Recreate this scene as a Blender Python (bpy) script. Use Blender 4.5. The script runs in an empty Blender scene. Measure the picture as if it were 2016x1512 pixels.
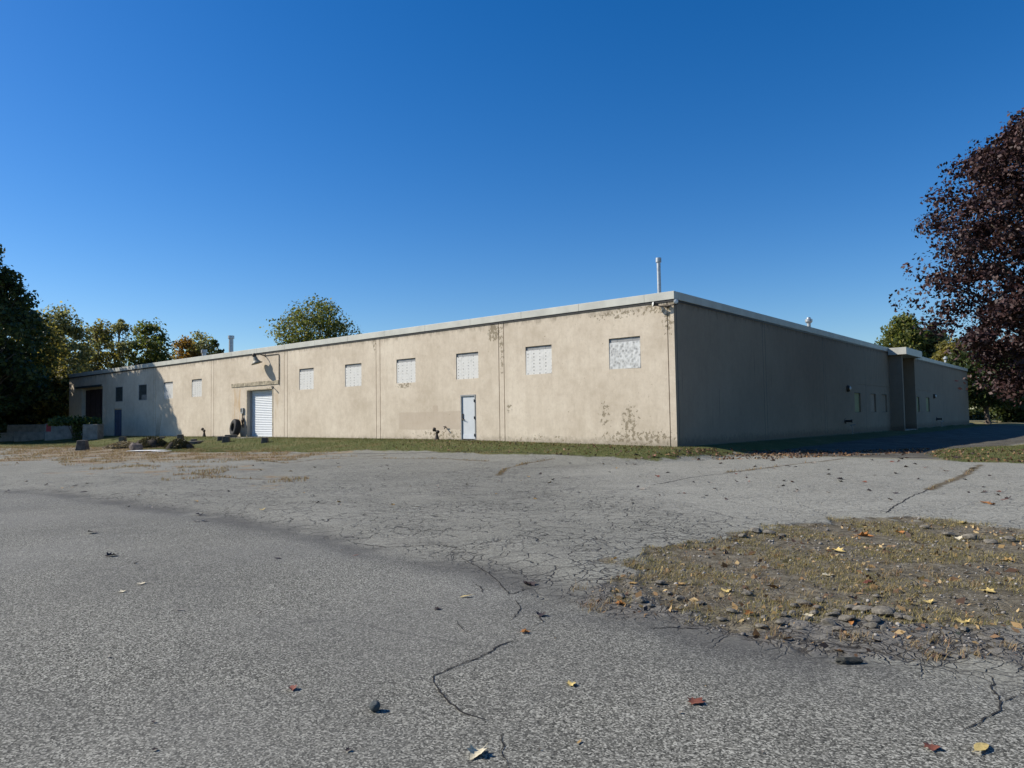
import bpy, math, random
import numpy as np
from mathutils import Vector, Matrix, Quaternion

S = bpy.context.scene
COL = S.collection
rad = math.radians
# ------------------------------------------------------------------ camera
# metres; origin = foot of the near corner of the building, front wall runs along -X, side wall along +Y
CAM = np.array([12.71, -24.575, 1.094])
RM = np.array([[0.7652915, 0.0434113, 0.6422183], [0.6434995, -0.0277178, -0.7649446], [-0.0154063, 0.9986727, -0.0491473]])
cd = bpy.data.cameras.new("camera"); cam = bpy.data.objects.new("camera", cd); COL.objects.link(cam)
cd.sensor_width = 36; cd.sensor_fit = 'HORIZONTAL'; cd.lens = 36 * 1435 / 2016; cd.clip_start = .1; cd.clip_end = 5000
mw = Matrix([list(RM[i]) + [CAM[i]] for i in range(3)] + [[0, 0, 0, 1]]); cam.matrix_world = mw
S.camera = cam
# ------------------------------------------------------------------ sky, sun, exposure
SUN_EL, SUN_DIR = rad(36), rad(33)                 # sunlight travels 33 degrees off the front wall
ld = Vector((math.cos(SUN_DIR) * math.cos(SUN_EL), math.sin(SUN_DIR) * math.cos(SUN_EL), -math.sin(SUN_EL)))
W = bpy.data.worlds.new("World"); S.world = W; W.use_nodes = True
wn = W.node_tree; sk = wn.nodes.new('ShaderNodeTexSky'); sk.sky_type = 'NISHITA'; sk.sun_disc = False
sk.sun_elevation = SUN_EL; sk.sun_rotation = math.atan2(-ld.x, -ld.y); sk.altitude = 0; sk.air_density = 1.0; sk.dust_density = .3; sk.ozone_density = 4.0
hs = wn.nodes.new('ShaderNodeHueSaturation'); hs.inputs['Hue'].default_value = .508; hs.inputs['Saturation'].default_value = 1.36; hs.inputs['Value'].default_value = 1.4
wn.links.new(sk.outputs[0], hs.inputs['Color']); wn.links.new(hs.outputs[0], wn.nodes['Background'].inputs[0]); wn.nodes['Background'].inputs[1].default_value = .07
sd = bpy.data.lights.new("sun", 'SUN'); sd.energy = 5; sd.angle = rad(.53); sd.color = (1, .93, .82)
so = bpy.data.objects.new("sun", sd); COL.objects.link(so); so.rotation_mode = 'QUATERNION'; so.rotation_quaternion = ld.to_track_quat('-Z', 'Y'); so.location = (-60, -60, 60)
S.view_settings.view_transform = 'Standard'; S.view_settings.look = 'None'; S.view_settings.exposure = .42; S.view_settings.gamma = 1

# ------------------------------------------------------------------ helpers
def sm(a, b, x):
    t = np.clip((np.asarray(x, float) - a) / (b - a), 0, 1); return t * t * (3 - 2 * t)
def tz(x, y):
    """height of the ground"""
    x = np.asarray(x, float); y = np.asarray(y, float)
    d = np.hypot(x - CAM[0], y - CAM[1])
    L = -.42 + .30 * sm(10, 50, d)
    zw = np.interp(x, [-60, -30, -11, -8, 0], [.28, .28, .2, .14, 0])
    zs = np.interp(y, [0, 20, 65], [0, -.05, -.16])
    ins = (y > 0)
    zn = np.where(ins & (x > -.001), zs, zw)
    dx = np.maximum(np.maximum(x, -60 - x), 0); dy = np.maximum(-y, 0)
    wdt = 2.2 + 3.3 * sm(0, 2, dy) * (1 - sm(0, 3, x))
    dd = np.hypot(dx, dy)
    b = 1 - sm(.3, 1, dd / wdt * .9)
    z = L * (1 - b) + zn * b
    z = z - .40 * sm(0, 32, y) * sm(2, 7.5, x)
    z = z + .012 * np.sin(x * 1.3 + 2 * np.sin(y * .4)) * np.cos(y * 1.1) * sm(1, 4, dd)
    return z
def wray(p):
    return RM @ np.array([p[0] - 1008., -(p[1] - 756.), -1435.])
def front(p, y=0.):
    r = wray(p); return CAM + r * ((y - CAM[1]) / r[1])
def side(p, x=0.):
    r = wray(p); return CAM + r * ((x - CAM[0]) / r[0])
def atdist(p, d):
    r = wray(p); return CAM + r * d / math.hypot(r[0], r[1])
DROP = None                                        # small dips, known once the paving outlines are
def gz(x, y):
    z = tz(x, y); return z if DROP is None else z + DROP(np.asarray(x, float), np.asarray(y, float))
def ground(p):
    """where the sight line of a photo pixel meets the ground"""
    r = wray(p); h = math.hypot(r[0], r[1])
    def f(t): return CAM[2] + r[2] / h * t - gz(CAM[0] + r[0] / h * t, CAM[1] + r[1] / h * t)
    ts = np.geomspace(1., 400, 400)
    for _ in range(2):
        v = f(ts); k_ = np.where(v < 0)[0]; i = k_[0] if len(k_) else len(ts) - 1; i = max(i, 1); ts = np.linspace(ts[i - 1], ts[i], 40)
    t = ts[np.argmin(np.abs(f(ts)))]
    x, y = CAM[0] + r[0] / h * t, CAM[1] + r[1] / h * t
    return np.array([x, y, float(gz(np.array([x]), np.array([y]))[0])])
def camdist(P): return math.hypot(P[0] - CAM[0], P[1] - CAM[1])

class MB:
    def __init__(s): s.v = []; s.f = []
    def add(s, vs, fs):
        n = len(s.v); s.v += [tuple(map(float, v)) for v in vs]; s.f += [tuple(n + i for i in f) for f in fs]; return s
    def box(s, a, b, rz=0, taper=0):
        (x0, y0, z0), (x1, y1, z1) = a, b
        t = taper
        vs = [(x0, y0, z0), (x1, y0, z0), (x1, y1, z0), (x0, y1, z0), (x0 + t, y0 + t, z1), (x1 - t, y0 + t, z1), (x1 - t, y1 - t, z1), (x0 + t, y1 - t, z1)]
        if rz:
            cx, cy = (x0 + x1) / 2, (y0 + y1) / 2; c, n = math.cos(rz), math.sin(rz)
            vs = [(cx + (x - cx) * c - (y - cy) * n, cy + (x - cx) * n + (y - cy) * c, z) for x, y, z in vs]
        return s.add(vs, [(0, 3, 2, 1), (4, 5, 6, 7), (0, 1, 5, 4), (1, 2, 6, 5), (2, 3, 7, 6), (3, 0, 4, 7)])
    def tube(s, pts, rs, n=8, caps=True):
        pts = [Vector(p) for p in pts]
        if not hasattr(rs, '__len__'): rs = [rs] * len(pts)
        vs = []; fs = []; up = None
        for i, p in enumerate(pts):
            d = (pts[min(i + 1, len(pts) - 1)] - pts[max(i - 1, 0)]).normalized()
            if up is None or abs(d.dot(up)) > .95: up = Vector((1, 0, 0)) if abs(d.x) < .8 else Vector((0, 1, 0))
            a = d.cross(up).normalized(); b = d.cross(a).normalized(); up = a.cross(d).normalized()
            for k in range(n):
                t = 2 * math.pi * k / n; vs.append(p + (a * math.cos(t) + b * math.sin(t)) * rs[i])
        for i in range(len(pts) - 1):
            for k in range(n): fs.append((i * n + k, i * n + (k + 1) % n, (i + 1) * n + (k + 1) % n, (i + 1) * n + k))
        if caps: fs += [tuple(range(n)), tuple((len(pts) - 1) * n + k for k in reversed(range(n)))]
        return s.add(vs, fs)
    def lathe(s, prof, o, axis=(0, 0, 1), n=24):
        """prof: list of (radius, height along axis)"""
        q = Vector((0, 0, 1)).rotation_difference(Vector(axis).normalized()); o = Vector(o); vs = []; fs = []
        for r, h in prof:
            for k in range(n):
                t = 2 * math.pi * k / n; vs.append(o + q @ Vector((r * math.cos(t), r * math.sin(t), h)))
        for i in range(len(prof) - 1):
            for k in range(n): fs.append((i * n + k, i * n + (k + 1) % n, (i + 1) * n + (k + 1) % n, (i + 1) * n + k))
        return s.add(vs, fs)

LOC = {}
def mesh_obj(name, v, f, mats, parent=None, smooth=False, origin=None):
    v = np.asarray(v, float).reshape(-1, 3)
    if origin is None: origin = np.array([(v[:, 0].min() + v[:, 0].max()) / 2, (v[:, 1].min() + v[:, 1].max()) / 2, v[:, 2].min()])
    origin = np.asarray(origin, float)
    me = bpy.data.meshes.new(name)
    if isinstance(f, np.ndarray):
        nf, k = f.shape
        me.vertices.add(len(v)); me.vertices.foreach_set('co', (v - origin).ravel())
        me.loops.add(nf * k); me.loops.foreach_set('vertex_index', f.ravel())
        me.polygons.add(nf); me.polygons.foreach_set('loop_start', np.arange(0, nf * k, k))
        me.update(calc_edges=True); me.validate()
    else:
        me.from_pydata([tuple(p) for p in (v - origin)], [], f); me.update()
    for m in (mats if isinstance(mats, (list, tuple)) else [mats]): me.materials.append(m)
    if smooth: me.polygons.foreach_set('use_smooth', [True] * len(me.polygons))
    o = bpy.data.objects.new(name, me); COL.objects.link(o)
    pl = np.zeros(3)
    if parent is not None: o.parent = parent; pl = LOC[parent.name]
    o.location = origin - pl; LOC[o.name] = origin
    return o
def build(name, mb, mat, parent=None, smooth=False, bevel=0, origin=None):
    o = mesh_obj(name, mb.v, mb.f, mat, parent, smooth, origin)
    if bevel:
        m = o.modifiers.new('bevel', 'BEVEL'); m.width = bevel; m.segments = 2; m.limit_method = 'ANGLE'
    return o
def empty(name, loc):
    o = bpy.data.objects.new(name, None); COL.objects.link(o); o.location = loc; o.empty_display_size = .3; LOC[o.name] = np.array(loc, float); return o
def tag(o, label=None, cat=None, group=None, kind=None):
    if label: o['label'] = label
    if cat: o['category'] = cat
    if group: o['group'] = group
    if kind: o['kind'] = kind
    return o

# ------------------------------------------------------------------ materials
class NT:
    def __init__(s, name, rough=.8, spec=.3):
        s.m = bpy.data.materials.new(name); s.m.use_nodes = True; s.t = s.m.node_tree
        s.b = s.t.nodes['Principled BSDF']; s.b.inputs['Roughness'].default_value = rough; s.b.inputs['Specular IOR Level'].default_value = spec
    def n(s, t, **k):
        x = s.t.nodes.new(t)
        for a, b in k.items(): setattr(x, a, b)
        return x
    def put(s, i, v):
        if hasattr(v, 'is_linked') or hasattr(v, 'links'): s.t.links.new(v, i)
        elif isinstance(v, (tuple, list)) and len(v) == 3 and i.type == 'RGBA': i.default_value = (*v, 1)
        else: i.default_value = v
    def pos(s): return s.n('ShaderNodeNewGeometry').outputs['Position']
    def obj(s): return s.n('ShaderNodeTexCoord').outputs['Object']
    def island(s): return s.n('ShaderNodeNewGeometry').outputs['Random Per Island']
    def rnd(s): return s.n('ShaderNodeObjectInfo').outputs['Random']
    def attr(s, a):
        x = s.n('ShaderNodeAttribute'); x.attribute_name = a; return x.outputs['Fac']
    def vm(s, op, a, b):
        x = s.n('ShaderNodeVectorMath', operation=op); s.put(x.inputs[0], a); s.put(x.inputs[1], b); return x.outputs[0]
    def math(s, op, a, b=0., c=0., clamp=False):
        x = s.n('ShaderNodeMath', operation=op); x.use_clamp = clamp; s.put(x.inputs[0], a); s.put(x.inputs[1], b); s.put(x.inputs[2], c); return x.outputs[0]
    def noise(s, scale, detail=4, rough=.55, vec=None, w=None, out=0):
        x = s.n('ShaderNodeTexNoise'); x.inputs['Scale'].default_value = scale; x.inputs['Detail'].default_value = detail; x.inputs['Roughness'].default_value = rough
        if w is not None: x.noise_dimensions = '4D'; s.put(x.inputs['W'], w)
        s.put(x.inputs['Vector'], vec if vec is not None else s.pos()); return x.outputs[out]
    def vor(s, scale, feature='F1', vec=None, out='Distance', rnd=1.):
        x = s.n('ShaderNodeTexVoronoi', feature=feature); x.inputs['Scale'].default_value = scale; x.inputs['Randomness'].default_value = rnd
        s.put(x.inputs['Vector'], vec if vec is not None else s.pos()); return x.outputs[out]
    def map(s, v, a, b, c=0., d=1., smooth=True):
        x = s.n('ShaderNodeMapRange', interpolation_type='SMOOTHSTEP' if smooth else 'LINEAR'); s.put(x.inputs[0], v)
        for i, q in enumerate((a, b, c, d)): s.put(x.inputs[i + 1], q)
        return x.outputs[0]
    def ramp(s, v, stops):
        x = s.n('ShaderNodeValToRGB'); s.put(x.inputs[0], v); e = x.color_ramp.elements
        while len(e) < len(stops): e.new(.5)
        for i, (p, c) in enumerate(stops): e[i].position = p; e[i].color = (*c, 1)
        return x.outputs[0]
    def mix(s, f, a, b, mode='MIX'):
        x = s.n('ShaderNodeMix', data_type='RGBA', blend_type=mode); s.put(x.inputs[0], f); s.put(x.inputs[6], a); s.put(x.inputs[7], b); return x.outputs[2]
    def sep(s, v):
        x = s.n('ShaderNodeSeparateXYZ'); s.put(x.inputs[0], v); return x.outputs
    def comb(s, x_, y_, z_):
        x = s.n('ShaderNodeCombineXYZ')
        for i, q in enumerate((x_, y_, z_)): s.put(x.inputs[i], q)
        return x.outputs[0]
    def bump(s, h, strength=.5, dist=.02):
        x = s.n('ShaderNodeBump'); x.inputs['Strength'].default_value = strength; x.inputs['Distance'].default_value = dist; s.put(x.inputs['Height'], h)
        s.t.links.new(x.outputs[0], s.b.inputs['Normal'])
    def base(s, c): s.put(s.b.inputs['Base Color'], c); return s.m

def simple(name, c, rough=.7, var=.25, scale=8, metal=0, bump=0, spec=.3):
    k = NT(name, rough, spec); f = k.noise(scale, 5)
    d = tuple(q * (1 - var) for q in c); u = tuple(min(1, q * (1 + var)) for q in c)
    k.base(k.ramp(f, [(.3, d), (.7, u)])); k.b.inputs['Metallic'].default_value = metal
    if bump: k.bump(k.noise(scale * 6, 4), bump, .01)
    return k.m
def mat_leaf(name, stops, trans=.25, rough=.55):
    k = NT(name, rough, .25); c = k.ramp(k.island(), stops); k.base(c)
    t = k.n('ShaderNodeBsdfTranslucent'); k.put(t.inputs[0], k.mix(1., c, (1.55, 1.5, 1.0), 'MULTIPLY')); m = k.n('ShaderNodeMixShader'); m.inputs[0].default_value = trans
    k.t.links.new(k.b.outputs[0], m.inputs[1]); k.t.links.new(t.outputs[0], m.inputs[2]); k.t.links.new(m.outputs[0], k.t.nodes['Material Output'].inputs[0])
    return k.m

def wall_material(name, tints, front_side):
    k = NT(name, .9, .15); p = k.pos(); x, y, z = k.sep(p); u = x if front_side else y
    big = k.noise(.35, 4, .6); med = k.noise(2.2, 5, .65)
    streak = k.noise(1, 5, .7, k.comb(k.math('MULTIPLY', u, 3.2), 0., k.math('MULTIPLY', z, .42)))
    c = k.ramp(k.math('ADD', k.math('MULTIPLY', big, .6), k.math('MULTIPLY', med, .4)), [(.36, tints[0]), (.5, tints[1]), (.63, tints[2])])
    c = k.mix(k.map(streak, .46, .7, 0, .26), c, tints[3]); c = k.mix(k.map(k.noise(9, 5, .7, k.vm('MULTIPLY', p, (1., 1., .6))), .48, .66, 0, .3), c, tints[3]); c = k.mix(k.map(k.noise(5.5, 4, .7), .55, .72, 0, .4), c, tints[2])
    fine = k.noise(28, 4, .7); c = k.mix(k.map(fine, .4, .75, 0, .22), c, tints[3])
    c = k.mix(k.map(k.math('ADD', z, k.math('MULTIPLY', streak, 1.1)), 6.15, 5.75, 0, .0), c, tints[4])
    # grime running down from the coping and mud splashed at the foot
    top = k.map(k.math('SUBTRACT', z, k.math('MULTIPLY', k.noise(2.6, 6, .7, k.comb(u, 0., k.math('MULTIPLY', z, .5))), 1.3)), 4.5, 4.95, 0, .75)
    c = k.mix(top, c, tints[4])
    foot = k.map(k.math('SUBTRACT', z, k.math('MULTIPLY', k.noise(5, 5, .7), .8)), .05, -.35, 0, .6)
    c = k.mix(foot, c, tints[4])
    if front_side:
        # a repainted oblong beside the door
        def boxm(x0, x1, z0, z1, w=.03):
            j = k.math('MULTIPLY', k.math('SUBTRACT', k.noise(2.5, 3), .5), .16); xx = k.math('ADD', x, j); zz = k.math('ADD', z, j)
            a = k.math('MULTIPLY', k.map(xx, x0 - w, x0 + w), k.map(xx, x1 + w, x1 - w)); b = k.math('MULTIPLY', k.map(zz, z0 - w, z0 + w), k.map(zz, z1 + w, z1 - w))
            return k.math('MULTIPLY', a, b)
        pm = k.math('MAXIMUM', boxm(-15.4, -11.1, .68, 1.55), boxm(-12.95, -12.6, 1.5, 1.85))
        c = k.mix(k.math('MULTIPLY', pm, .6), c, (.42, .345, .265))
        # rust running down left of the roller door, greyer run on its right
        rs = k.noise(1, 4, .7, k.comb(k.math('MULTIPLY', x, 7.), 0., k.math('MULTIPLY', z, .5)))
        rust = k.math('MULTIPLY', boxm(-31.6, -30.55, .9, 3.45, .25), k.map(rs, .42, .62))
        c = k.mix(k.math('MULTIPLY', rust, .55), c, (.42, .24, .08))
        rust2 = k.math('MULTIPLY', boxm(-26.85, -26.35, .3, 3.3, .2), k.map(rs, .45, .62)); c = k.mix(k.math('MULTIPLY', rust2, .5), c, (.40, .27, .14))
        # peeling paint in a few places
        sp = None
        for cx, cz, rx, rz, a in ((-3.1, 1.25, .4, .7, .72), (-2., .9, .5, .95, .82), (-1.6, .35, 2.2, .35, .85), (-.6, 5.25, 1.3, .28, .85), (-2.5, 5.2, 1.5, .3, .75), (-8.95, 5.05, .42, .55, 1.1), (-8.5, 4.3, .16, 1.6, .8), (-17.3, 5.1, .14, .5, .9), (-15., 2.9, .65, .18, 1.0), (-.25, 4.7, .3, .6, .9), (-12.4, .42, 2.5, .28, .75), (-6.5, .25, 3., .25, .55), (-28., 3.3, 2., .2, .5), (-8.1, 1.6, .2, .3, .8)):
            e = k.math('ADD', k.math('POWER', k.math('ABSOLUTE', k.math('DIVIDE', k.math('SUBTRACT', x, cx), rx)), 2.), k.math('POWER', k.math('ABSOLUTE', k.math('DIVIDE', k.math('SUBTRACT', z, cz), rz)), 2.))
            g = k.math('MULTIPLY', k.map(e, 1.6, 0), a)
            sp = g if sp is None else k.math('MAXIMUM', sp, g)
        pn = k.noise(6.8, 6, .66)
        pe = k.map(k.math('ADD', pn, k.math('MULTIPLY', sp, .24)), .705, .72)
        tiny = k.map(k.noise(7.5, 4, .55), .70, .72)
        pe = k.math('MAXIMUM', pe, tiny)
        c = k.mix(k.math('MULTIPLY', pe, .8), c, k.mix(k.noise(12, 3), (.13, .108, .07), (.27, .225, .15)))
        k.bump(k.math('SUBTRACT', k.noise(30, 4, .7), k.math('MULTIPLY', pe, .8)), .35, .012)
    else:
        dk = k.map(k.noise(1, 3, .6, k.comb(k.math('MULTIPLY', u, 6.), 0., k.math('MULTIPLY', z, .22))), .66, .7, 0, .5); c = k.mix(dk, c, tints[4])
        rib = k.math('MULTIPLY', k.map(y, 25, 26), k.map(z, 2.9, 3.6)); w = k.map(k.math('SINE', k.math('MULTIPLY', y, 14.)), .2, .9)
        c = k.mix(k.math('MULTIPLY', k.math('MULTIPLY', w, rib), .18), c, tints[4])
        k.bump(fine, .3, .01)
    return k.base(c)

M = {}
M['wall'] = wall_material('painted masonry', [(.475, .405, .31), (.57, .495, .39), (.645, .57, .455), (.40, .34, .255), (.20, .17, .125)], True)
M['sidewall'] = wall_material('shade-darkened tan masonry', [(.245, .198, .148), (.275, .222, .165), (.30, .245, .182), (.215, .174, .13), (.11, .09, .068)], False)  # front wall's tan paint made darker, the side's shade put into its colour
M['fascia'] = simple('coping metal', (.47, .47, .415), .5, .12, 1.5)
M['roof'] = simple('roof membrane', (.22, .22, .21), .9)
M['white_metal'] = simple('white door paint', (.52, .555, .58), .45, .05, 3)
M['door_grey'] = simple('pale grey door paint', (.52, .55, .56), .5, .05, 3)
M['frame_grey'] = simple('grey frame paint', (.26, .265, .26), .6, .15, 4)
M['dark_metal'] = simple('dark metal', (.035, .032, .03), .5, .3, 20)
M['bronze'] = simple('brown enamel', (.07, .055, .04), .55, .3, 12)
M['galv'] = simple('galvanised steel', (.42, .44, .44), .42, .2, 9, .6)
M['galv_dull'] = simple('weathered steel', (.28, .29, .28), .55, .25, 9, .3)
M['rubber'] = simple('rubber', (.022, .022, .023), .75, .3, 20)
M['concrete'] = simple('old concrete', (.22, .205, .18), .9, .3, 3, 0, .5)
M['concrete_dark'] = simple('dirty dark concrete', (.10, .09, .075), .95, .4, 5, 0, .6)
M['lamp_grey'] = simple('weathered lamp aluminium', (.26, .245, .19), .5, .25, 14)
M['red'] = simple('red paint', (.30, .03, .035), .6, .15, 6)
M['blue'] = simple('blue door paint', (.05, .075, .125), .6, .25, 3)
M['dark_panel'] = simple('dark board', (.035, .045, .045), .6, .4, 3)
M['black_door'] = simple('dark brown boards', (.035, .022, .024), .7, .4, 3)
M['side_board'] = simple('olive board', (.26, .265, .13), .7, .12, 3)
M['side_board_brown'] = simple('brown board', (.27, .21, .155), .7, .12, 3)
M['scar'] = simple('stained ledge', (.33, .285, .205), .95, .5, 5, 0, .4)
M['glass'] = simple('lamp glass', (.6, .6, .55), .15, .1, 5, 0, 0, .6)
M['white_board'] = simple('white sheet', (.78, .78, .74), .6, .08, 5)
M['bark'] = simple('bark', (.10, .08, .062), .95, .4, 9, 0, .6)
k = NT('window sheet metal', .42, .4)          # white painted sheet with rows of dents and bare spots
ob = k.obj(); ox, oy, oz = k.sep(ob); r = k.math('MULTIPLY', k.rnd(), 37.)
colx = k.math('ABSOLUTE', k.math('SUBTRACT', k.math('FRACT', k.math('ADD', k.math('MULTIPLY', ox, 3.1), .15)), .5))
rowz = k.math('ABSOLUTE', k.math('SUBTRACT', k.math('FRACT', k.math('MULTIPLY', oz, 7.)), .5))
dots = k.math('MULTIPLY', k.map(colx, .15, .05), k.map(rowz, .25, .10))
wn1 = k.noise(2.6, 5, .6, ob, r); dm = k.math('MULTIPLY', dots, k.math('MULTIPLY', k.map(wn1, .38, .56), k.map(k.noise(14, 2, .5, ob, r), .30, .46)))
smear = k.map(k.noise(5, 6, .7, ob, k.math('ADD', r, 9.)), .52, .70, 0, .55)
seam = k.math('MULTIPLY', k.map(k.math('ABSOLUTE', k.math('SUBTRACT', k.math('FRACT', k.math('MULTIPLY', ox, 1.55)), .5)), .012, .006), .25)
c = k.mix(smear, (.60, .59, .55), (.36, .355, .33)); c = k.mix(k.math('MULTIPLY', dm, .9), c, (.16, .155, .14)); c = k.mix(seam, c, (.15, .15, .14))
k.base(c); k.bump(k.math('ADD', dots, k.math('MULTIPLY', k.noise(3, 3, .5, ob, r), 1.)), .3, .008); M['sheet'] = k.m
k = NT('bare window sheet metal', .38, .5)
ob = k.obj(); f = k.noise(6, 6, .7, ob); g = k.vor(9, vec=ob)
c = k.ramp(k.math('ADD', k.math('MULTIPLY', f, .7), k.math('MULTIPLY', g, .45)), [(.34, (.22, .215, .20)), (.5, (.42, .41, .38)), (.72, (.60, .59, .55))])
k.base(c); k.b.inputs['Metallic'].default_value = .25; k.bump(f, .3, .01); M['sheet_bare'] = k.m

# ------------------------------------------------------------------ ground
def poly(pts): return np.array([ground(p)[:2] for p in pts])
def sdf(P, X, Y):
    """signed distance, positive inside"""
    d = np.full(X.shape, 1e9); ins = np.zeros(X.shape, bool); n = len(P)
    for i in range(n):
        ax, ay = P[i]; bx, by = P[(i + 1) % n]; ex, ey = bx - ax, by - ay
        t = np.clip(((X - ax) * ex + (Y - ay) * ey) / (ex * ex + ey * ey + 1e-12), 0, 1)
        d = np.minimum(d, np.hypot(X - ax - t * ex, Y - ay - t * ey))
        if ay != by:
            c = ((ay > Y) != (by > Y)) & (X < (bx - ax) * (Y - ay) / (by - ay) + ax); ins ^= c
    return np.where(ins, d, -d)
edge_px = [(-60, 955), (100, 968), (200, 982), (330, 1000), (450, 1018), (580, 1042), (700, 1068), (800, 1087), (880, 1106), (960, 1120), (1040, 1142), (1110, 1170), (1180, 1196), (1300, 1214), (1400, 1245), (1530, 1268), (1700, 1288), (1900, 1312), (2080, 1345)]
FRESH = np.vstack([poly(edge_px), [[18, -24], [20, -45], [-20, -45], [-14, -22]]])
DIRT = poly([(1196, 1104), (1240, 1088), (1330, 1072), (1400, 1054), (1490, 1046), (1570, 1036), (1680, 1020), (1790, 1017), (1900, 1030), (2016, 1040), (2150, 1052), (2240, 1110), (2230, 1230), (2130, 1262), (2016, 1252), (1900, 1240), (1790, 1226), (1700, 1212), (1600, 1205), (1500, 1210), (1430, 1228), (1350, 1214), (1270, 1190), (1215, 1160), (1290, 1140)])
BROKEN = poly([(1140, 1172), (1230, 1130), (1330, 1120), (1480, 1150), (1600, 1172), (1760, 1188), (1900, 1215), (2030, 1240), (2090, 1300), (1900, 1296), (1700, 1284), (1530, 1262), (1400, 1240), (1290, 1212), (1180, 1196)])
ISLE = np.vstack([poly([(2060, 914), (1980, 911), (1890, 909), (1846, 904), (1826, 893), (1850, 884)]), [[9.3, 14], [9.6, 30], [10, 62], [40, 64], [40, -6]]])
LAWN = np.vstack([[[-75, 2], [-60.1, 2], [-60.1, .3], [.6, .3], [.9, 6], [1.2, 20], [1.3, 70], [.1, 70], [.05, .2]][0:0] or np.zeros((0, 2)),
                  [[-60.1, .5], [.2, .5], [.2, 68], [2.6, 68], [2.8, 22], [2.4, 6], [2.2, .5]],
                  poly([(1500, 888), (1420, 899), (1330, 905), (1240, 905), (1120, 896), (960, 894), (830, 888), (700, 887), (600, 891), (500, 888), (420, 886)])])
LAWN2 = np.vstack([[[-60.1, .4], [-20, .4]], poly([(600, 889), (480, 890), (400, 891), (330, 890), (200, 880), (0, 882)]), [[-80, -12], [-100, 2], [-75, 14], [-60.1, 14]]])
WEEDS = poly([(-60, 879), (100, 877), (250, 880), (400, 886), (600, 886), (740, 887), (640, 897), (560, 905), (480, 912), (380, 908), (250, 912), (140, 920), (60, 910), (-60, 912)])
WEED2 = poly([(215, 920), (300, 914), (400, 918), (440, 930), (540, 938), (590, 946), (520, 949), (420, 945), (330, 936), (240, 930)])
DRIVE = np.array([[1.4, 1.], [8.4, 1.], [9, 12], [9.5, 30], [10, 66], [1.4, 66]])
SEAMS = [poly(q) for q in ([(980, 936), (1000, 921), (1040, 911), (1090, 903)], [(180, 910), (320, 905), (480, 902), (620, 900), (760, 896)], [(380, 932), (420, 938), (470, 942), (560, 944)],
                           [(560, 907), (700, 902), (880, 903), (960, 908)], [(480, 902), (560, 912), (620, 905)], [(1930, 915), (1900, 935), (1862, 950), (1830, 964)], [(1430, 930), (1520, 920), (1600, 910), (1660, 903)])]
def segd(P, X, Y):
    d = np.full(X.shape, 1e9)
    for i in range(len(P) - 1):
        ax, ay = P[i]; ex, ey = P[i + 1] - P[i]; t = np.clip(((X - ax) * ex + (Y - ay) * ey) / (ex * ex + ey * ey + 1e-12), 0, 1)
        d = np.minimum(d, np.hypot(X - ax - t * ex, Y - ay - t * ey))
    return d
fwd = math.atan2(.765, -.642)
th = np.concatenate([np.linspace(-1.05, 1.05, 620), np.linspace(1.05, 2 * math.pi - 1.05, 90)[1:-1]]) + fwd
rr = np.concatenate([[.02], np.geomspace(.5, 9, 260), np.geomspace(9, 60, 300)[1:], np.geomspace(60, 2500, 50)[1:]])
T, Rr = np.meshgrid(th, rr); GX = CAM[0] + Rr * np.cos(T); GY = CAM[1] + Rr * np.sin(T)
GZ = tz(GX, GY)
def wob(X, Y, s=1.): return .10 * np.sin(X * 2.1 * s + 1.3 * np.sin(Y * 1.7 * s)) + .07 * np.sin(Y * 4.3 * s + 2 * np.sin(X * 3.1 * s)) + .04 * np.sin(X * 9.1 * s + Y * 7.7 * s)
a_fresh = sdf(FRESH, GX, GY) + wob(GX, GY) * .35
a_dirt = sdf(DIRT, GX, GY) + wob(GX, GY, 1.7) * 1.5
a_brok = sdf(BROKEN, GX, GY) + wob(GX, GY, 1.7) * .6
a_lawn = np.maximum(np.maximum(sdf(LAWN, GX, GY), sdf(ISLE, GX, GY)), sdf(LAWN2, GX, GY)) + wob(GX, GY) * .8
a_weed = np.maximum(sdf(WEEDS, GX, GY), sdf(WEED2, GX, GY)) + wob(GX, GY, .5) * 2.5
a_seam = np.min([segd(p, GX, GY) for p in SEAMS], axis=0) + wob(GX, GY, 3.) * .25
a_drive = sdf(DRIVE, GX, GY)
PALE = poly([(1120, 925), (1300, 906), (1500, 893), (1820, 890), (1900, 908), (2100, 912), (2300, 1000), (2100, 1050), (1700, 1016), (1500, 1030), (1330, 1000), (1200, 960)]); a_pale = sdf(PALE, GX, GY)
LOTP = np.array([[-45, -60], [-52, -14], [-40, -8], [-20, -4], [2, .8], [12, .8], [24, -2], [40, -10], [50, -60]])
a_lot = np.maximum(sdf(LOTP, GX, GY), a_drive)
def DROP(x, y):
    fr_ = sdf(FRESH, x, y) + wob(x, y) * .35; di_ = sdf(DIRT, x, y) + wob(x, y, 1.7) * 1.5; rr_ = np.hypot(x - CAM[0], y - CAM[1])
    return -.045 * np.exp(-(fr_ / .5) ** 2) * sm(40, 15, rr_) - .03 * sm(-.05, .25, di_)
# shallow dip along the joint between the two pavings, dirt a little lower than the asphalt
GZ = GZ + DROP(GX, GY) + .006 * np.sin(GX * 11) * np.sin(GY * 13) * sm(0, .2, a_dirt)
GZ = GZ - .25 * sm(70, 300, Rr)
bn = np.sin(GX * 17.3 + 3 * np.sin(GY * 5.1)) * np.sin(GY * 19.1 + 3 * np.sin(GX * 6.3))
GZ = GZ + .012 * bn * sm(-.05, .15, a_brok) * sm(.3, 0, a_dirt)

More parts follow.
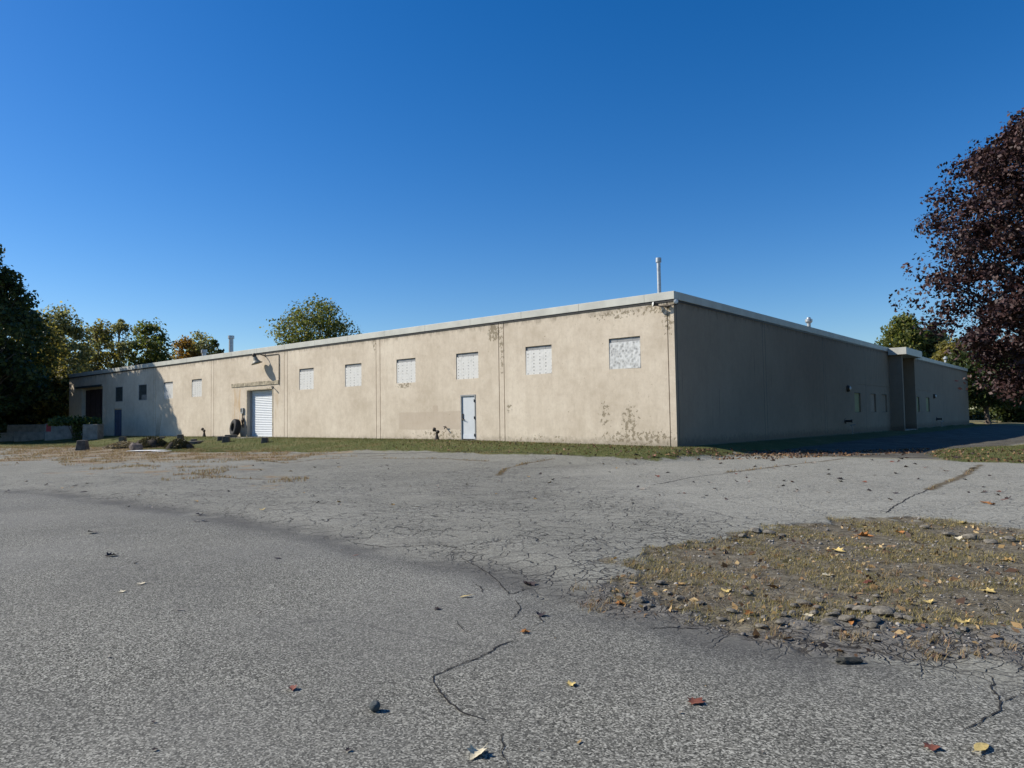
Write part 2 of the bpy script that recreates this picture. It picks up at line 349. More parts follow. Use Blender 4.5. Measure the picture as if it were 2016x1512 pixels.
k = NT('ground surface', .92, .2); P_ = k.pos()
en = k.math('ADD', k.math('MULTIPLY', k.math('SUBTRACT', k.noise(2.3, 4), .5), .5), k.math('MULTIPLY', k.math('SUBTRACT', k.noise(13, 4), .5), .22))
fr = k.map(k.math('ADD', k.attr('fresh'), k.math('MULTIPLY', en, 1.1)), -.22, .22)
di = k.map(k.math('ADD', k.attr('dirt'), k.math('MULTIPLY', en, 1.3)), -.06, .08)
br = k.map(k.math('ADD', k.attr('broken'), en), -.05, .15)
la = k.map(k.math('ADD', k.attr('lawn'), k.math('MULTIPLY', en, 1.6)), -.1, .15)
we_n = k.noise(.55, 6, .7, k.vm('MULTIPLY', P_, (1., 1., 1.))); we = k.map(k.math('ADD', k.attr('weed'), k.math('MULTIPLY', k.math('SUBTRACT', we_n, .56), 22.)), -.4, 1.0)
se = k.map(k.math('SUBTRACT', k.attr('seam'), k.math('MULTIPLY', k.noise(3.5, 4), .2)), .03, -.08)
lot = k.map(k.attr('lot'), -.2, .2)
# old bleached paving with alligator cracks
dist = k.vm('ADD', P_, k.vm('MULTIPLY', k.noise(2.2, 3, out=1), (.5, .5, 0.)))
speck = k.noise(70, 3, .75); spk2 = k.vor(112, out='Color'); spv = k.sep(spk2)[0]
big = k.noise(.22, 5, .6); med = k.noise(1.6, 5, .65)
old = k.ramp(k.math('ADD', k.math('MULTIPLY', big, .55), k.math('MULTIPLY', med, .45)), [(.35, (.184, .181, .15)), (.52, (.238, .235, .197)), (.68, (.288, .284, .24))])
osp = k.math('ADD', k.math('MULTIPLY', k.sep(k.vor(62, out='Color'))[0], .6), k.math('MULTIPLY', k.noise(38, 5, .8), .4)); old = k.mix(k.map(osp, .25, .55, .6, 0), old, (.085, .08, .072)); old = k.mix(k.map(osp, .58, .8, 0, .4), old, (.38, .375, .325)); old = k.mix(k.map(k.noise(.9, 7, .75, k.vm('MULTIPLY', P_, (1., 1., 1.))), .5, .68, 0, .28), old, (.11, .104, .094))
v1 = k.vor(3.3, 'DISTANCE_TO_EDGE', dist); v2 = k.vor(7.5, 'DISTANCE_TO_EDGE', dist); v3 = k.vor(.55, 'DISTANCE_TO_EDGE', dist)
cn = k.noise(.45, 3); cw = k.math('MULTIPLY', k.map(cn, .30, .5), k.attr('crackle'))
cr1 = k.math('MULTIPLY', k.map(v1, k.math('ADD', .004, k.math('MULTIPLY', cw, .036)), .003), k.map(k.noise(1.1, 3), .34, .46))
cr2 = k.math('MULTIPLY', k.map(v2, k.math('ADD', .002, k.math('MULTIPLY', cw, .06)), .002), k.map(k.noise(.8, 3), .42, .54))
cr3 = k.map(v3, .007, .002)
crk = k.math('MULTIPLY', k.math('MAXIMUM', k.math('MAXIMUM', k.math('MULTIPLY', cr1, .95), k.math('MULTIPLY', cr2, .8)), k.math('MULTIPLY', cr3, .5)), k.map(cw, 0, .35))
old = k.mix(crk, old, (.03, .028, .026))
old = k.mix(k.map(k.math('ADD', k.attr('pale'), k.math('MULTIPLY', en, 4.)), -1.6, 1.2, 0, .5), old, k.mix(k.map(osp, .3, .6), (.22, .215, .182), (.39, .382, .328)))
# newer dark paving of loose aggregate
grain = k.math('ADD', k.math('MULTIPLY', spv, .74), k.math('MULTIPLY', k.noise(150, 3, .8), .26))
new = k.ramp(grain, [(.14, (.022, .022, .018)), (.32, (.09, .088, .074)), (.62, (.19, .186, .157)), (.88, (.46, .45, .385))])
new = k.mix(k.map(k.noise(.5, 5, .65), .38, .66, 0, .34), new, (.095, .094, .086))
new = k.mix(k.map(k.noise(.27, 3, .5), .42, .7, 0, .2), new, (.27, .265, .24))
fv = k.vor(.42, 'DISTANCE_TO_EDGE', dist); fcr = k.math('MULTIPLY', k.map(fv, .008, .003), k.map(k.noise(.5, 2), .56, .62)); new = k.mix(k.math('MULTIPLY', fcr, .25), new, (.035, .034, .034))
c = k.mix(fr, old, new); drv = k.map(k.attr('drive'), -.1, .5); c = k.mix(k.math('MULTIPLY', drv, k.map(k.noise(1.1, 5, .7), .3, .6, .55, .85)), c, (.052, .043, .031))  # driveway darkened: leaf litter, plus the building's deep shade put into the colour
dip_shade = k.math('MULTIPLY', k.map(k.math('ABSOLUTE', k.math('ADD', k.attr('fresh'), k.math('MULTIPLY', en, .8))), .7, 0., 0, .62), k.map(k.noise(.6, 4), .36, .55)); c = k.mix(dip_shade, c, (.06, .058, .056))  # dark band: shade of the dip at the paving joint, painted into the colour
# broken rim of the dirt patch
bv = k.vor(10.5, 'DISTANCE_TO_EDGE', k.vm('ADD', dist, k.vm('MULTIPLY', k.noise(9, 3, out=1), (.12, .12, 0.)))); bcr = k.math('MULTIPLY', k.map(bv, .11, .02), k.map(k.noise(3.1, 3), .36, .5)); bc = k.mix(bcr, k.mix(k.map(speck, .4, .7), (.10, .094, .082), (.22, .207, .182)), (.035, .03, .024))
c = k.mix(k.math('MULTIPLY', br, .9), c, bc)
dirt = k.ramp(k.noise(7, 7, .72), [(.32, (.045, .038, .025)), (.46, (.115, .098, .066)), (.6, (.18, .158, .112)), (.75, (.25, .228, .18))])
peb = k.vor(34, out='Distance'); pebc = k.sep(k.vor(34, out='Color'))[1]; dirt = k.mix(k.math('MULTIPLY', k.map(peb, .34, .2), k.map(pebc, .72, .8)), dirt, (.27, .255, .235))
c = k.mix(di, c, dirt)
weedc = k.ramp(k.noise(1.5, 6, .7), [(.3, (.10, .075, .045)), (.42, (.18, .125, .085)), (.52, (.26, .21, .13)), (.62, (.19, .17, .13)), (.70, (.235, .225, .2))])
c = k.mix(we, c, weedc)
c = k.mix(se, c, k.mix(k.noise(6, 4), (.03, .024, .018), (.20, .165, .105)))
lawnc = k.ramp(k.math('ADD', k.math('MULTIPLY', k.noise(.5, 5, .65), .6), k.math('MULTIPLY', k.noise(5, 4), .4)), [(.34, (.062, .078, .02)), (.5, (.088, .098, .028)), (.62, (.14, .118, .05)), (.75, (.16, .12, .07))])
c = k.mix(la, c, lawnc)
field = k.ramp(k.noise(.08, 6, .7), [(.3, (.12, .12, .05)), (.6, (.26, .22, .12))])
c = k.mix(lot, field, c) if False else k.mix(k.math('MULTIPLY', k.math('SUBTRACT', 1., lot), k.math('SUBTRACT', 1., k.math('MAXIMUM', la, we))), c, field)
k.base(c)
h = k.math('ADD', k.math('MULTIPLY', grain, .9), k.math('MULTIPLY', k.math('MAXIMUM', crk, k.math('MULTIPLY', bcr, br)), -2.)); h = k.math('ADD', h, k.math('MULTIPLY', k.noise(22, 5, .7), k.math('MULTIPLY', di, 3.)))
k.bump(h, .75, .012); M['ground'] = k.m

crackle = sm(-.4, .3, -a_fresh) * sm(36, 14, Rr) * (.55 + .45 * np.exp(-((GX - 8) ** 2 / 40 + (GY + 14) ** 2 / 60)))
nr, na = GX.shape
idx = np.arange(nr * na).reshape(nr, na)
q = np.stack([idx[:-1, :], np.roll(idx, -1, 1)[:-1, :], np.roll(idx, -1, 1)[1:, :], idx[1:, :]], -1).reshape(-1, 4)
V = np.stack([GX, GY, GZ], -1).reshape(-1, 3)
def fm(a): return a.ravel()[q].mean(1)
f_d, f_l, f_w, f_dr, f_lot, f_b = fm(a_dirt), fm(a_lawn), fm(a_weed), fm(a_drive), fm(a_lot), fm(a_brok)
cls = np.where(f_l > 0, 1, np.where(f_d > 0, 2, np.where(f_w > 0, 4, np.where(f_dr > 0, 3, np.where(f_lot > 0, 0, 5)))))
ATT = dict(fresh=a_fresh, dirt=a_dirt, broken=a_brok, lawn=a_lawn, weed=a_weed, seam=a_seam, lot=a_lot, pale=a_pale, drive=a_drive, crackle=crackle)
for ci, nm in enumerate(['parking_lot', 'lawn', 'dirt_patch', 'driveway', 'weedy_verge', 'ground']):
    fq = q[cls == ci]
    if not len(fq): continue
    used, inv = np.unique(fq.ravel(), return_inverse=True)
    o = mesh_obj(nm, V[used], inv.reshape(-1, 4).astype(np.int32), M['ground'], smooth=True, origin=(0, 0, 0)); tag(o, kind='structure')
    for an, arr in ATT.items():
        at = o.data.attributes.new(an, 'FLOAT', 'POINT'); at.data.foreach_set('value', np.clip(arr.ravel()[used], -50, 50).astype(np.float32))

# long cracks of the paving: thin dark ribbons
CR = [[(1039, 1258), (1015, 1261), (983, 1270), (953, 1287), (914, 1302), (878, 1318), (849, 1330), (843, 1339), (852, 1351), (867, 1369), (884, 1386), (914, 1404), (960, 1420)], [(1015, 1181), (1024, 1199), (1015, 1214), (1004, 1222)], [(932, 1148), (944, 1157), (954, 1169)],
      [(899, 1223), (908, 1235), (919, 1244)], [(905, 1096), (930, 1112), (962, 1130), (986, 1148), (1000, 1169), (1010, 1169), (1024, 1160), (1060, 1156)], [(986, 1446), (995, 1470), (992, 1490), (1000, 1512)], [(1955, 1331), (1951, 1358), (1960, 1384), (1958, 1402), (1920, 1424), (1895, 1442)],
      [(1960, 1384), (1987, 1380), (2016, 1367)], [(1253, 1238), (1320, 1234), (1386, 1238), (1409, 1251)], [(1493, 1260), (1550, 1258), (1609, 1264), (1690, 1275), (1760, 1282)], [(1680, 1280), (1690, 1270), (1712, 1268)], [(1778, 1249), (1815, 1243), (1849, 1242)], [(1130, 1145), (1180, 1143), (1240, 1136)],
      [(1840, 957), (1808, 974), (1780, 990), (1745, 1010)], [(690, 1068), (760, 1078), (860, 1072), (905, 1080)], [(1060, 1210), (1062, 1225), (1050, 1234)], [(480, 893), (600, 893), (760, 893), (860, 890), (985, 886)], [(1280, 955), (1360, 940), (1450, 930)], [(930, 890), (1060, 893), (1180, 899)]]
rng = np.random.default_rng(5); cm = MB()
for li, L in enumerate(CR):
    pts = [ground(p) for p in L]; P = []
    for a, b in zip(pts[:-1], pts[1:]):
        n = max(2, int(np.hypot(*(b - a)[:2]) / .035)); n = min(n, 60)
        for t in np.linspace(0, 1, n, endpoint=False): P.append(a + (b - a) * t)
    P.append(pts[-1]); P = np.array(P); n = len(P); L0 = camdist(P.mean(0))
    d = np.gradient(P[:, :2], axis=0); nv = np.stack([-d[:, 1], d[:, 0]], 1); nv /= np.linalg.norm(nv, axis=1)[:, None] + 1e-9
    j = np.cumsum(rng.normal(0, .006, n)); j -= np.linspace(j[0], j[-1], n); j += rng.normal(0, .004, n)
    w = (.0014 + .0026 * rng.random(n)) * (1.3 if li in (0, 8) else 1.) * np.clip(np.minimum(np.arange(n) + 1, n - np.arange(n)) / 5, .15, 1) * (1 + (L0 / 7) ** 1.5)
    A = P[:, :2] + nv * (j + w)[:, None]; B = P[:, :2] + nv * (j - w)[:, None]
    zz = lambda X: gz(X[:, 0], X[:, 1]) + .004
    vs = np.vstack([np.c_[A, zz(A)], np.c_[B, zz(B)]])
    cm.add(vs, [(i, i + 1, n + i + 1, n + i) for i in range(n - 1)])
tag(build('pavement_cracks', cm, simple('crack soil', (.022, .02, .018), 1, .3, 30), origin=(0, 0, 0)), kind='structure')

# ------------------------------------------------------------------ warehouse
H = 5.5
wh = tag(empty('warehouse', (-30, 33, 0)), 'long single storey tan warehouse with boarded windows and flat roof', 'warehouse')
def wall(name, u0, u1, z0, z1, holes, pt, mat):
    """one wall as a height field of depths, openings and grooves pushed in"""
    us = sorted({u0, u1, *[h[0] for h in holes], *[h[1] for h in holes]}); zs = sorted({z0, z1, *[h[2] for h in holes], *[h[3] for h in holes]})
    D = np.zeros((len(us) - 1, len(zs) - 1))
    for i in range(len(us) - 1):
        for j in range(len(zs) - 1):
            cu, cz = (us[i] + us[i + 1]) / 2, (zs[j] + zs[j + 1]) / 2
            for h in holes:
                if h[0] < cu < h[1] and h[2] < cz < h[3]: D[i, j] = max(D[i, j], h[4])
    m = MB()
    for i in range(len(us) - 1):
        for j in range(len(zs) - 1):
            d = D[i, j]; a, b, e, f = us[i], us[i + 1], zs[j], zs[j + 1]
            m.add([pt(a, e, d), pt(b, e, d), pt(b, f, d), pt(a, f, d)], [(0, 1, 2, 3)])
            if i + 1 < len(us) - 1 and D[i + 1, j] != d:
                g = D[i + 1, j]; m.add([pt(b, e, d), pt(b, e, g), pt(b, f, g), pt(b, f, d)], [(0, 1, 2, 3)])
            if j + 1 < len(zs) - 1 and D[i, j + 1] != d:
                g = D[i, j + 1]; m.add([pt(a, f, d), pt(a, f, g), pt(b, f, g), pt(b, f, d)], [(0, 1, 2, 3)])
    return build(name, m, mat, wh)
fp = lambda u, z, d: (u, d, z)
sp_ = lambda u, z, d: (-d, u, z)
WX = [-2.16, -6.42, -10.63, -14.87, -19.11, -23.43, -36.43, -40.69, -44.95, -49.27]
holes = []
for g in (-.27, -8.37, -8.67, -16.87, -17.19, -25.37, -25.7, -34.1, -34.43, -42.74, -43.07, -51.8, -52.1): holes.append((g - .02, g + .02, -.6, H, .045))
for x in WX: holes.append((x - .71, x + .71, 3.03, 4.25, .11))
DOOR = (-11.07, -10.13, .19, 2.29); GAR = (-29.85, -26.99, .2, 3.2); BAY = (-57.08, -52.56, .2, 4.45)
holes += [(*DOOR, .12), (*GAR, .40), (*BAY, .45), (-50.2, -48.72, .2, 2.48, .12)]
fw = wall('front_wall', -60, 0, -.6, H, holes, fp, M['wall'])
sh = []
for g in (.2, 8.65, 8.96, 17.45, 17.8, 25.9, 52.): sh.append((g - .02, g + .02, -.6, H, .045))
SW = [(23.32, 24.66), (27.02, 28.34), (29.93, 31.27), (37.2, 38.5), (40.46, 41.8), (44.4, 45.8)]
for a, b in SW: sh.append((a, b, 1.235, 2.465, .12))
sh += [(24.2, 32.1, 2.98, 3.0, .03), (36.6, 46.4, 2.98, 3.0, .03)]
sw = wall('side_wall', 0, 66, -.6, H, sh, sp_, M['sidewall']); sw['label'] = 'shaded side wall with vertical joints'
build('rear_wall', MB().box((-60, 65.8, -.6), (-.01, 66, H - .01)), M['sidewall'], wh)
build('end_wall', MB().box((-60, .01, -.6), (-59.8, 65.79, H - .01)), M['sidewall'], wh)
build('roof', MB().box((-59.7, .3, 5.5), (-.3, 65.7, 5.68)), M['roof'], wh)
m = MB()
e = .006; px_ = .06
x = 0.06
segs = [0] + [-3.05 * i - 1.2 for i in range(20)] + [-60.06]
for a, b in zip(segs[:-1], segs[1:]): m.box((b + e / 2, -px_, 5.5), ((a if a else px_) - e / 2, .28, 5.8))
segs = [.285] + [3.05 * i + 2.2 for i in range(21)] + [66.06]
for a, b in zip(segs[:-1], segs[1:]): m.box((-.28, a + e / 2, 5.5), (px_, b - e / 2, 5.8))
build('fascia', m, M['fascia'], wh, bevel=.008)
m = MB()
m.box((-60.03, -.03, 5.425), (.03, .0, 5.498)).box((0., 0.002, 5.425), (.03, 66.03, 5.498)); build('shadow_strip', m, M['dark_metal'], wh)  # dark strip added under the fascia in place of its shadow line
for g in (.2, 8.65, 8.96, 17.45, 17.8, 25.9, 52.): build('joint_sealant', MB().box((-.03, g - .019, -.5), (-.002, g + .019, 5.42)), M['dark_panel'], wh)
# windows
for i, xw in enumerate(WX):
    dark = i >= 8
    if dark:
        w = build('window', MB().box((xw - .66, .03, 3.09), (xw + .66, .066, 4.2)), M['dark_panel'], wh); w['label'] = 'dark unlit window'
        f_ = MB()
        f_.box((xw - .71, .0, 3.03), (xw - .663, .065, 4.25)).box((xw + .663, .0, 3.03), (xw + .71, .065, 4.25)).box((xw - .66, .0, 4.203), (xw + .66, .065, 4.25)).box((xw - .66, -.01, 3.03), (xw + .66, .065, 3.087)); build('frame', f_, M['frame_grey'], w)
        if i == 8: build('shade', MB().box((xw - .2, .012, 3.1), (xw + .6, .027, 3.45)), M['concrete'], w)
    else:
        bm = MB(); nx, nz = 14, 10; rg = np.random.default_rng(i)
        lift = rg.normal(0, .0012, (nx + 1, nz + 1)); c0 = rg.uniform(-.02, .02, 4)
        vs = []
        for a in range(nx + 1):
            for b in range(nz + 1):
                s_, t_ = a / nx, b / nz; x = xw - .7 + 1.4 * s_; z = 3.02 + 1.06 * t_
                z += (1 - t_) * (c0[0] * (1 - s_) + c0[1] * s_)
                vs.append((x, .02 + lift[a, b] - .012 * (1 - t_) * (i in (0, 1)) - .02 * (1 - t_) * s_ * (i == 0), z))
        fs = [(a * (nz + 1) + b, (a + 1) * (nz + 1) + b, (a + 1) * (nz + 1) + b + 1, a * (nz + 1) + b + 1) for a in range(nx) for b in range(nz)]
        bm.add(vs, fs)
        w = build('window', bm, M['sheet_bare'] if i == 0 else M['sheet'], wh, origin=(xw - .7, 0, 3.0)); so_ = w.modifiers.new('thick', 'SOLIDIFY'); so_.thickness = .006
        if i == 0: w['label'] = 'bare dented silver sheet over window'
        lm = MB(); 
        for q_ in range(4): lm.box((xw - .7 + q_ * .35, .055 + .004 * (q_ % 2), 4.07), (xw - .353 + q_ * .35, .105, 4.225 - .006 * (q_ % 2)))
        build('lintel', lm, M['frame_grey'], w)
# personnel door
x0, x1, z0, z1 = DOOR
d = build('door', MB().box((x0 + .06, .03, z0 + .05), (x1 - .06, .08, z1 - .07)), M['door_grey'], wh, bevel=.004); d['label'] = 'pale grey steel door'
f_ = MB().box((x0, -.02, z0), (x0 + .055, .11, z1)).box((x1 - .055, -.02, z0), (x1, .11, z1)).box((x0 + .055, -.02, z1 - .065), (x1 - .055, .11, z1)); build('frame', f_, M['frame_grey'], d)
build('kick_plate', MB().box((x0 + .07, .02, z0 + .06), (x1 - .07, .029, z0 + .26)), M['white_metal'], d)
build('threshold', MB().box((x0 - .1, -.35, z0 - .1), (x1 + .15, .1, z0 + .01)), M['concrete'], wh)
hm = MB().box((x0 + .075, -.01, 1.16), (x0 + .135, .028, 1.42)).lathe([(0.001, 0), (.045, 0), (.045, .06), (.001, .065)], (x0 + .12, .028, 1.17), (0, -1, 0), 14).tube([(x0 + .12, -.03, 1.17), (x0 + .14, -.05, 1.16), (x0 + .27, -.055, 1.13)], [.016, .016, .013], 8).lathe([(.001, 0), (.03, 0), (.03, .04), (.001, .04)], (x0 + .09, .028, 1.39), (0, -1, 0), 12)
build('handle', hm, M['dark_metal'], d)
for z in (.42, 1.22, 2.0): build('hinge', MB().box((x1 - .085, -.035, z - .06), (x1 - .035, .028, z + .06)).tube([(x1 - .06, -.04, z - .065), (x1 - .06, -.04, z + .065)], .016, 8), M['dark_metal'], d)
# roller door
x0, x1, z0, z1 = GAR
rm_ = MB(); n = 27; zz = np.linspace(z0 + .06, z1 - .02, n * 6 + 1)
prof = [(z, .285 + .007 * math.cos(2 * math.pi * i / 6) + (.009 if i % 6 == 0 else 0)) for i, z in enumerate(zz)]
vs = [(x, d_, z) for z, d_ in prof for x in (x0 + .1, x1 - .06)]
rm_.add(vs, [(2 * i, 2 * i + 1, 2 * i + 3, 2 * i + 2) for i in range(len(prof) - 1)])
rd = build('roller_door', rm_, M['white_metal'], wh); rd['label'] = 'white ribbed roller shutter'
build('guide_rail', MB().box((x0 + .002, .20, z0), (x0 + .1, .34, z1 - .002)), M['frame_grey'], rd)
build('guide_rail', MB().box((x1 - .06, .20, z0), (x1 - .002, .34, z1 - .002)), M['frame_grey'], rd)
build('bottom_bar', MB().box((x0 + .102, .26, z0 + .02), (x1 - .062, .32, z0 + .11)), M['galv'], rd)
build('door_surround', MB().box((x0 - .08, -.012, z0), (x0 - .002, -.001, z1 + .06)).box((x1 + .002, -.012, z0), (x1 + .1, -.001, z1 + .06)).box((x0 - .002, -.012, z1 + .002), (x1 + .002, -.001, z1 + .06)), M['scar'], wh)
build('door_apron', MB().box((x0 - .6, -2.0, z0 - .3), (x1 + .3, .2, z0 + .085)), M['concrete'], wh, bevel=.02)
lm = MB(); rg = np.random.default_rng(3)
for q_ in range(11): lm.box((-31.75 + q_ * .498, -.035 - .01 * rg.random(), 3.47 + .02 * rg.random()), (-31.75 + q_ * .498 + .49, -.001, 3.73 - .03 * rg.random()))
le = build('ledge', lm, M['scar'], wh, bevel=.008); le['label'] = 'stained strip where a canopy was removed'
# dark loading bay
x0, x1, z0, z1 = BAY
bd = build('bay_door', MB().box((x0 + .01, .33, z0), (x1 - .01, .40, z1 - .2)), M['black_door'], wh); bd['label'] = 'dark brown door of shaded loading bay'
pm = MB()
for q_ in range(4): pm.box((x0 + .1 + q_ * 1.1, .305, z0 + .1), (x0 + 1.1 + q_ * 1.1, .328, z1 - .25))
build('panel', pm, M['black_door'], bd)
build('bay_header', MB().box((x0 - 1.3, -.09, z1 - .02), (x1 - .2, -.002, z1 + .14)), M['dark_panel'], wh)
bl = build('blue_door', MB().box((-50.19, .04, .2), (-48.73, .10, 2.4)), M['blue'], wh); bl['label'] = 'faded blue door in tree shade'
build('door_seam', MB().box((-49.47, .032, .25), (-49.45, .039, 2.38)), M['dark_metal'], bl)
build('handle', MB().tube([(-49.4, .0, 1.2), (-49.4, -.03, 1.2), (-49.4, -.03, 1.35), (-49.4, .0, 1.35)], .012, 6), M['dark_metal'], bl)
# side windows
for i, (a, b) in enumerate(SW):
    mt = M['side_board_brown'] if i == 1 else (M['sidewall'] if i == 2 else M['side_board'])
    w = build('window', MB().box((-.115, a + .03, 1.26), (-.09, b - .03, 2.43)), mt, wh); w['label'] = 'boarded side window'
    build('lintel', MB().box((-.116, a + .001, 2.435), (.004, b - .001, 2.464)), M['dark_panel'], w)
    build('sill', MB().box((-.116, a + .001, 1.236), (.01, b - .001, 1.258)), M['dark_panel'], w)
# entrance
pj = .84
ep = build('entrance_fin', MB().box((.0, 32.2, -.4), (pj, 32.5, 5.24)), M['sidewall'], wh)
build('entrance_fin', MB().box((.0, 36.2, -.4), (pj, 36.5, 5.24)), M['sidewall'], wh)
build('entrance_canopy', MB().box((.062, 31.8, 5.245), (1.24, 36.95, 5.74)), M['fascia'], wh, bevel=.01)
ed = build('entrance_door', MB().box((.0, 33.3, .0), (.05, 35.4, 2.2)), M['dark_panel'], wh); build('handle', MB().tube([(.06, 34.3, 1.), (.1, 34.3, 1.), (.1, 34.3, 1.3), (.06, 34.3, 1.3)], .015, 6), M['galv'], ed)
build('entrance_step', MB().box((.02, 32.52, -.4), (pj - .02, 36.18, -.02)), M['concrete'], wh)
# vents on the roof
def vent(p, top, r, capr, caph, kind=0):
    v_ = build('vent_pipe', MB().tube([(p[0], p[1], 5.66), (p[0], p[1], top - .02)], r, 14), M['galv'], wh, smooth=False)
    z = top - caph
    if kind == 0: cp = MB().lathe([(r * 1.02, z), (capr, z + .01), (capr, top), (.001, top + .01)], (p[0], p[1], 0), n=16)
    else: cp = MB().lathe([(r * 1.1, z - .05), (capr * .8, z), (capr, z + .06), (capr, z + caph * .6), (capr * .55, z + caph * .75), (capr * .5, top), (.001, top + .02)], (p[0], p[1], 0), n=18)
    build('cap', cp, M['galv'], v_)
a = front((1298, 575), 4); b = front((1296, 508), 4); vent((a[0], 4), b[2], .085, .125, .2)
a = front((455, 661), 10); vent((a[0], 10), a[2], .20, .28, .28)
a = side((1592, 625), -4); vent((-4, a[1]), a[2], .13, .25, .36, 1)
a = side((1862, 702), -2.5); vent((-2.5, a[1]), a[2], .18, .30, .34, 1)
a = front((171, 710), 10); vent((-55, 10), 8.3, .2, .28, .28)

# ------------------------------------------------------------------ things fixed to the walls
a = front((508, 706), -.42); lx, lz = a[0], 5.02
wl = tag(empty('wall_lamp', (lx, 0, lz)), 'bell shaped weathered barn lamp above the roller door', 'wall lamp')
build('shade', MB().lathe([(.10, .20), (.13, .15), (.15, .0), (.22, -.12), (.36, -.24), (.345, -.245), (.2, -.11), (.12, .0), (.001, .02)], (lx - .1, -.52, lz), (-.18, -.25, 1), 24), M['lamp_grey'], wl, smooth=True)
build('housing', MB().lathe([(.001, .42), (.09, .40), (.12, .33), (.12, .22), (.10, .19)], (lx - .1, -.52, lz), (-.18, -.25, 1), 18), M['bronze'], wl, smooth=True)
build('arm', MB().tube([(lx + .12, -.0, lz + .28), (lx + .12, -.16, lz + .28), (lx + .06, -.34, lz + .34), (lx - .06, -.50, lz + .36)], .03, 8).lathe([(.001, .03), (.08, .03), (.09, 0)], (lx + .12, 0, lz + .28), (0, -1, 0), 14), M['bronze'], wl, smooth=True)
cp = MB().tube([(lx + .2, -.03, 5.30), (-26.35, -.03, 5.30), (-26.25, -.03, 5.26), (-26.22, -.03, 5.17), (-26.22, -.03, 3.42)], .022, 8)
cdt = build('conduit', cp, M['bronze']); tag(cdt, 'thin dark conduit bending down the wall right of the barn lamp', 'conduit')
for z in (4.6, 3.8): build('bracket', MB().box((-26.27, -.02, z), (-26.17, -.001, z + .03)), M['bronze'], cdt)
cb = tag(build('camera_bracket', MB().box((-26.95, -.03, 3.26), (-26.85, -.002, 3.36)).tube([(-26.9, -.03, 3.31), (-26.85, -.16, 3.34), (-26.62, -.2, 3.2)], [.02, .025, .04], 8), M['dark_metal']), 'small bent dark fitting on the wall above the roller door corner', 'fitting')
p = front((479, 808)); eb = tag(empty('electrical_box', (p[0], 0, p[2])), 'small grey and black switch box on the wall left of the roller door', 'electrical box')
build('case', MB().box((p[0] - .17, -.1, p[2] - .2), (p[0] + .12, 0, p[2] + .16)), M['galv_dull'], eb, bevel=.01)
build('cover', MB().box((p[0] - .16, -.112, p[2] - .1), (p[0] - .04, -.101, p[2] + .12)), M['dark_metal'], eb)
build('cable', MB().tube([(p[0] - .02, -.05, p[2] - .2), (p[0] + .02, -.07, p[2] - .4), (p[0] + .1, -.1, p[2] - .62), (p[0] + .05, -.08, p[2] - .8), (p[0] + .1, -.07, p[2] - 1.1)], [.03, .035, .10, .06, .035], 8), M['bronze'], eb)
# flood lights at the corner
fl = tag(empty('flood_light', (-.2, 0, 5.3)), 'twin floodlight on a bent arm under the near roof corner', 'floodlight')
build('arm', MB().tube([(-.62, -.16, 5.33), (-.45, -.2, 5.26), (-.2, -.16, 5.24), (.1, -.13, 5.28), (.2, -.05, 5.3)], .03, 8).box((-.28, -.16, 5.2), (-.16, -.0, 5.3)), M['bronze'], fl)
for px3, ax in (((-.68, -.2, 5.36), (-.6, -.75, .1)), ((.17, -.18, 5.36), (.7, -.75, .1))):
    h_ = build('lamp_head', MB().lathe([(.001, -.14), (.05, -.13), (.06, -.04), (.095, .05), (.095, .08)], px3, ax, 16), M['bronze'] if px3[0] < 0 else M['lamp_grey'], fl, smooth=True)
    build('lens', MB().lathe([(.094, .07), (.06, .09), (.001, .095)], px3, ax, 16), M['glass'], h_, smooth=True)
def stub(name, x, y, z, h, label, head):
    t = tag(empty(name, (x, y, z)), label, 'standpipe')
    build('post', MB().lathe([(.13, -.1), (.13, .0), (.10, .1), (.06, h * .62), (.05, h - .02)], (x, y, z), n=12), M['bronze'], t, smooth=True)
    hd = MB().tube([(x - .0, y, z + h - .03), (x + .0, y, z + h + .06)], .07, 10)
    hd.lathe([(.001, -.08), (.075, -.08), (.1, -.03), (.1, .04), (.075, .06), (.001, .06)], (x - .12, y - .06, z + h + .09), (-.8, -.6, .1), 14)
    hd.lathe([(.001, -.05), (.065, -.05), (.085, .0), (.085, .06), (.001, .08)], (x + .12, y - .06, z + h - .02), (.8, -.6, -.1), 14)
    build('inlet', hd, M['bronze'], t, smooth=True); return t
p = front((860, 852), -.4); stub('standpipe', p[0], -.4, float(tz(p[0], -.4)) , .40, 'rusty twin headed standpipe at the wall left of the grey door', 1)
p = front((402, 848), -.4); stub('standpipe', p[0], -.4, float(tz(p[0], -.4)), .42, 'rusty standpipe at the wall left of the roller door bay', 1)
bk = tag(build('tap', MB().tube([(-12.05, .0, .78), (-12.05, -.12, .78), (-12.0, -.16, .72)], .025, 8).tube([(-12.13, -.1, .82), (-11.96, -.1, .84)], .02, 6), M['bronze']), 'little rusty tap on the wall between standpipe and grey door', 'tap')
for y, z, lab in ((21.846, 2.66, 'round dark wall lamp before the entrance on the shaded side wall'), (47.608, 2.587, 'round dark wall lamp beyond the entrance on the shaded side wall')):
    t = tag(empty('bulkhead_lamp', (0, y, z)), lab, 'wall lamp')
    build('case', MB().lathe([(.2, .0), (.2, .06), (.17, .14), (.13, .17)], (0, y, z), (1, 0, 0), 18), M['bronze'], t, smooth=True)
    build('glass', MB().lathe([(.13, .165), (.08, .21), (.001, .225)], (0, y, z), (1, 0, 0), 18), M['glass'], t, smooth=True)
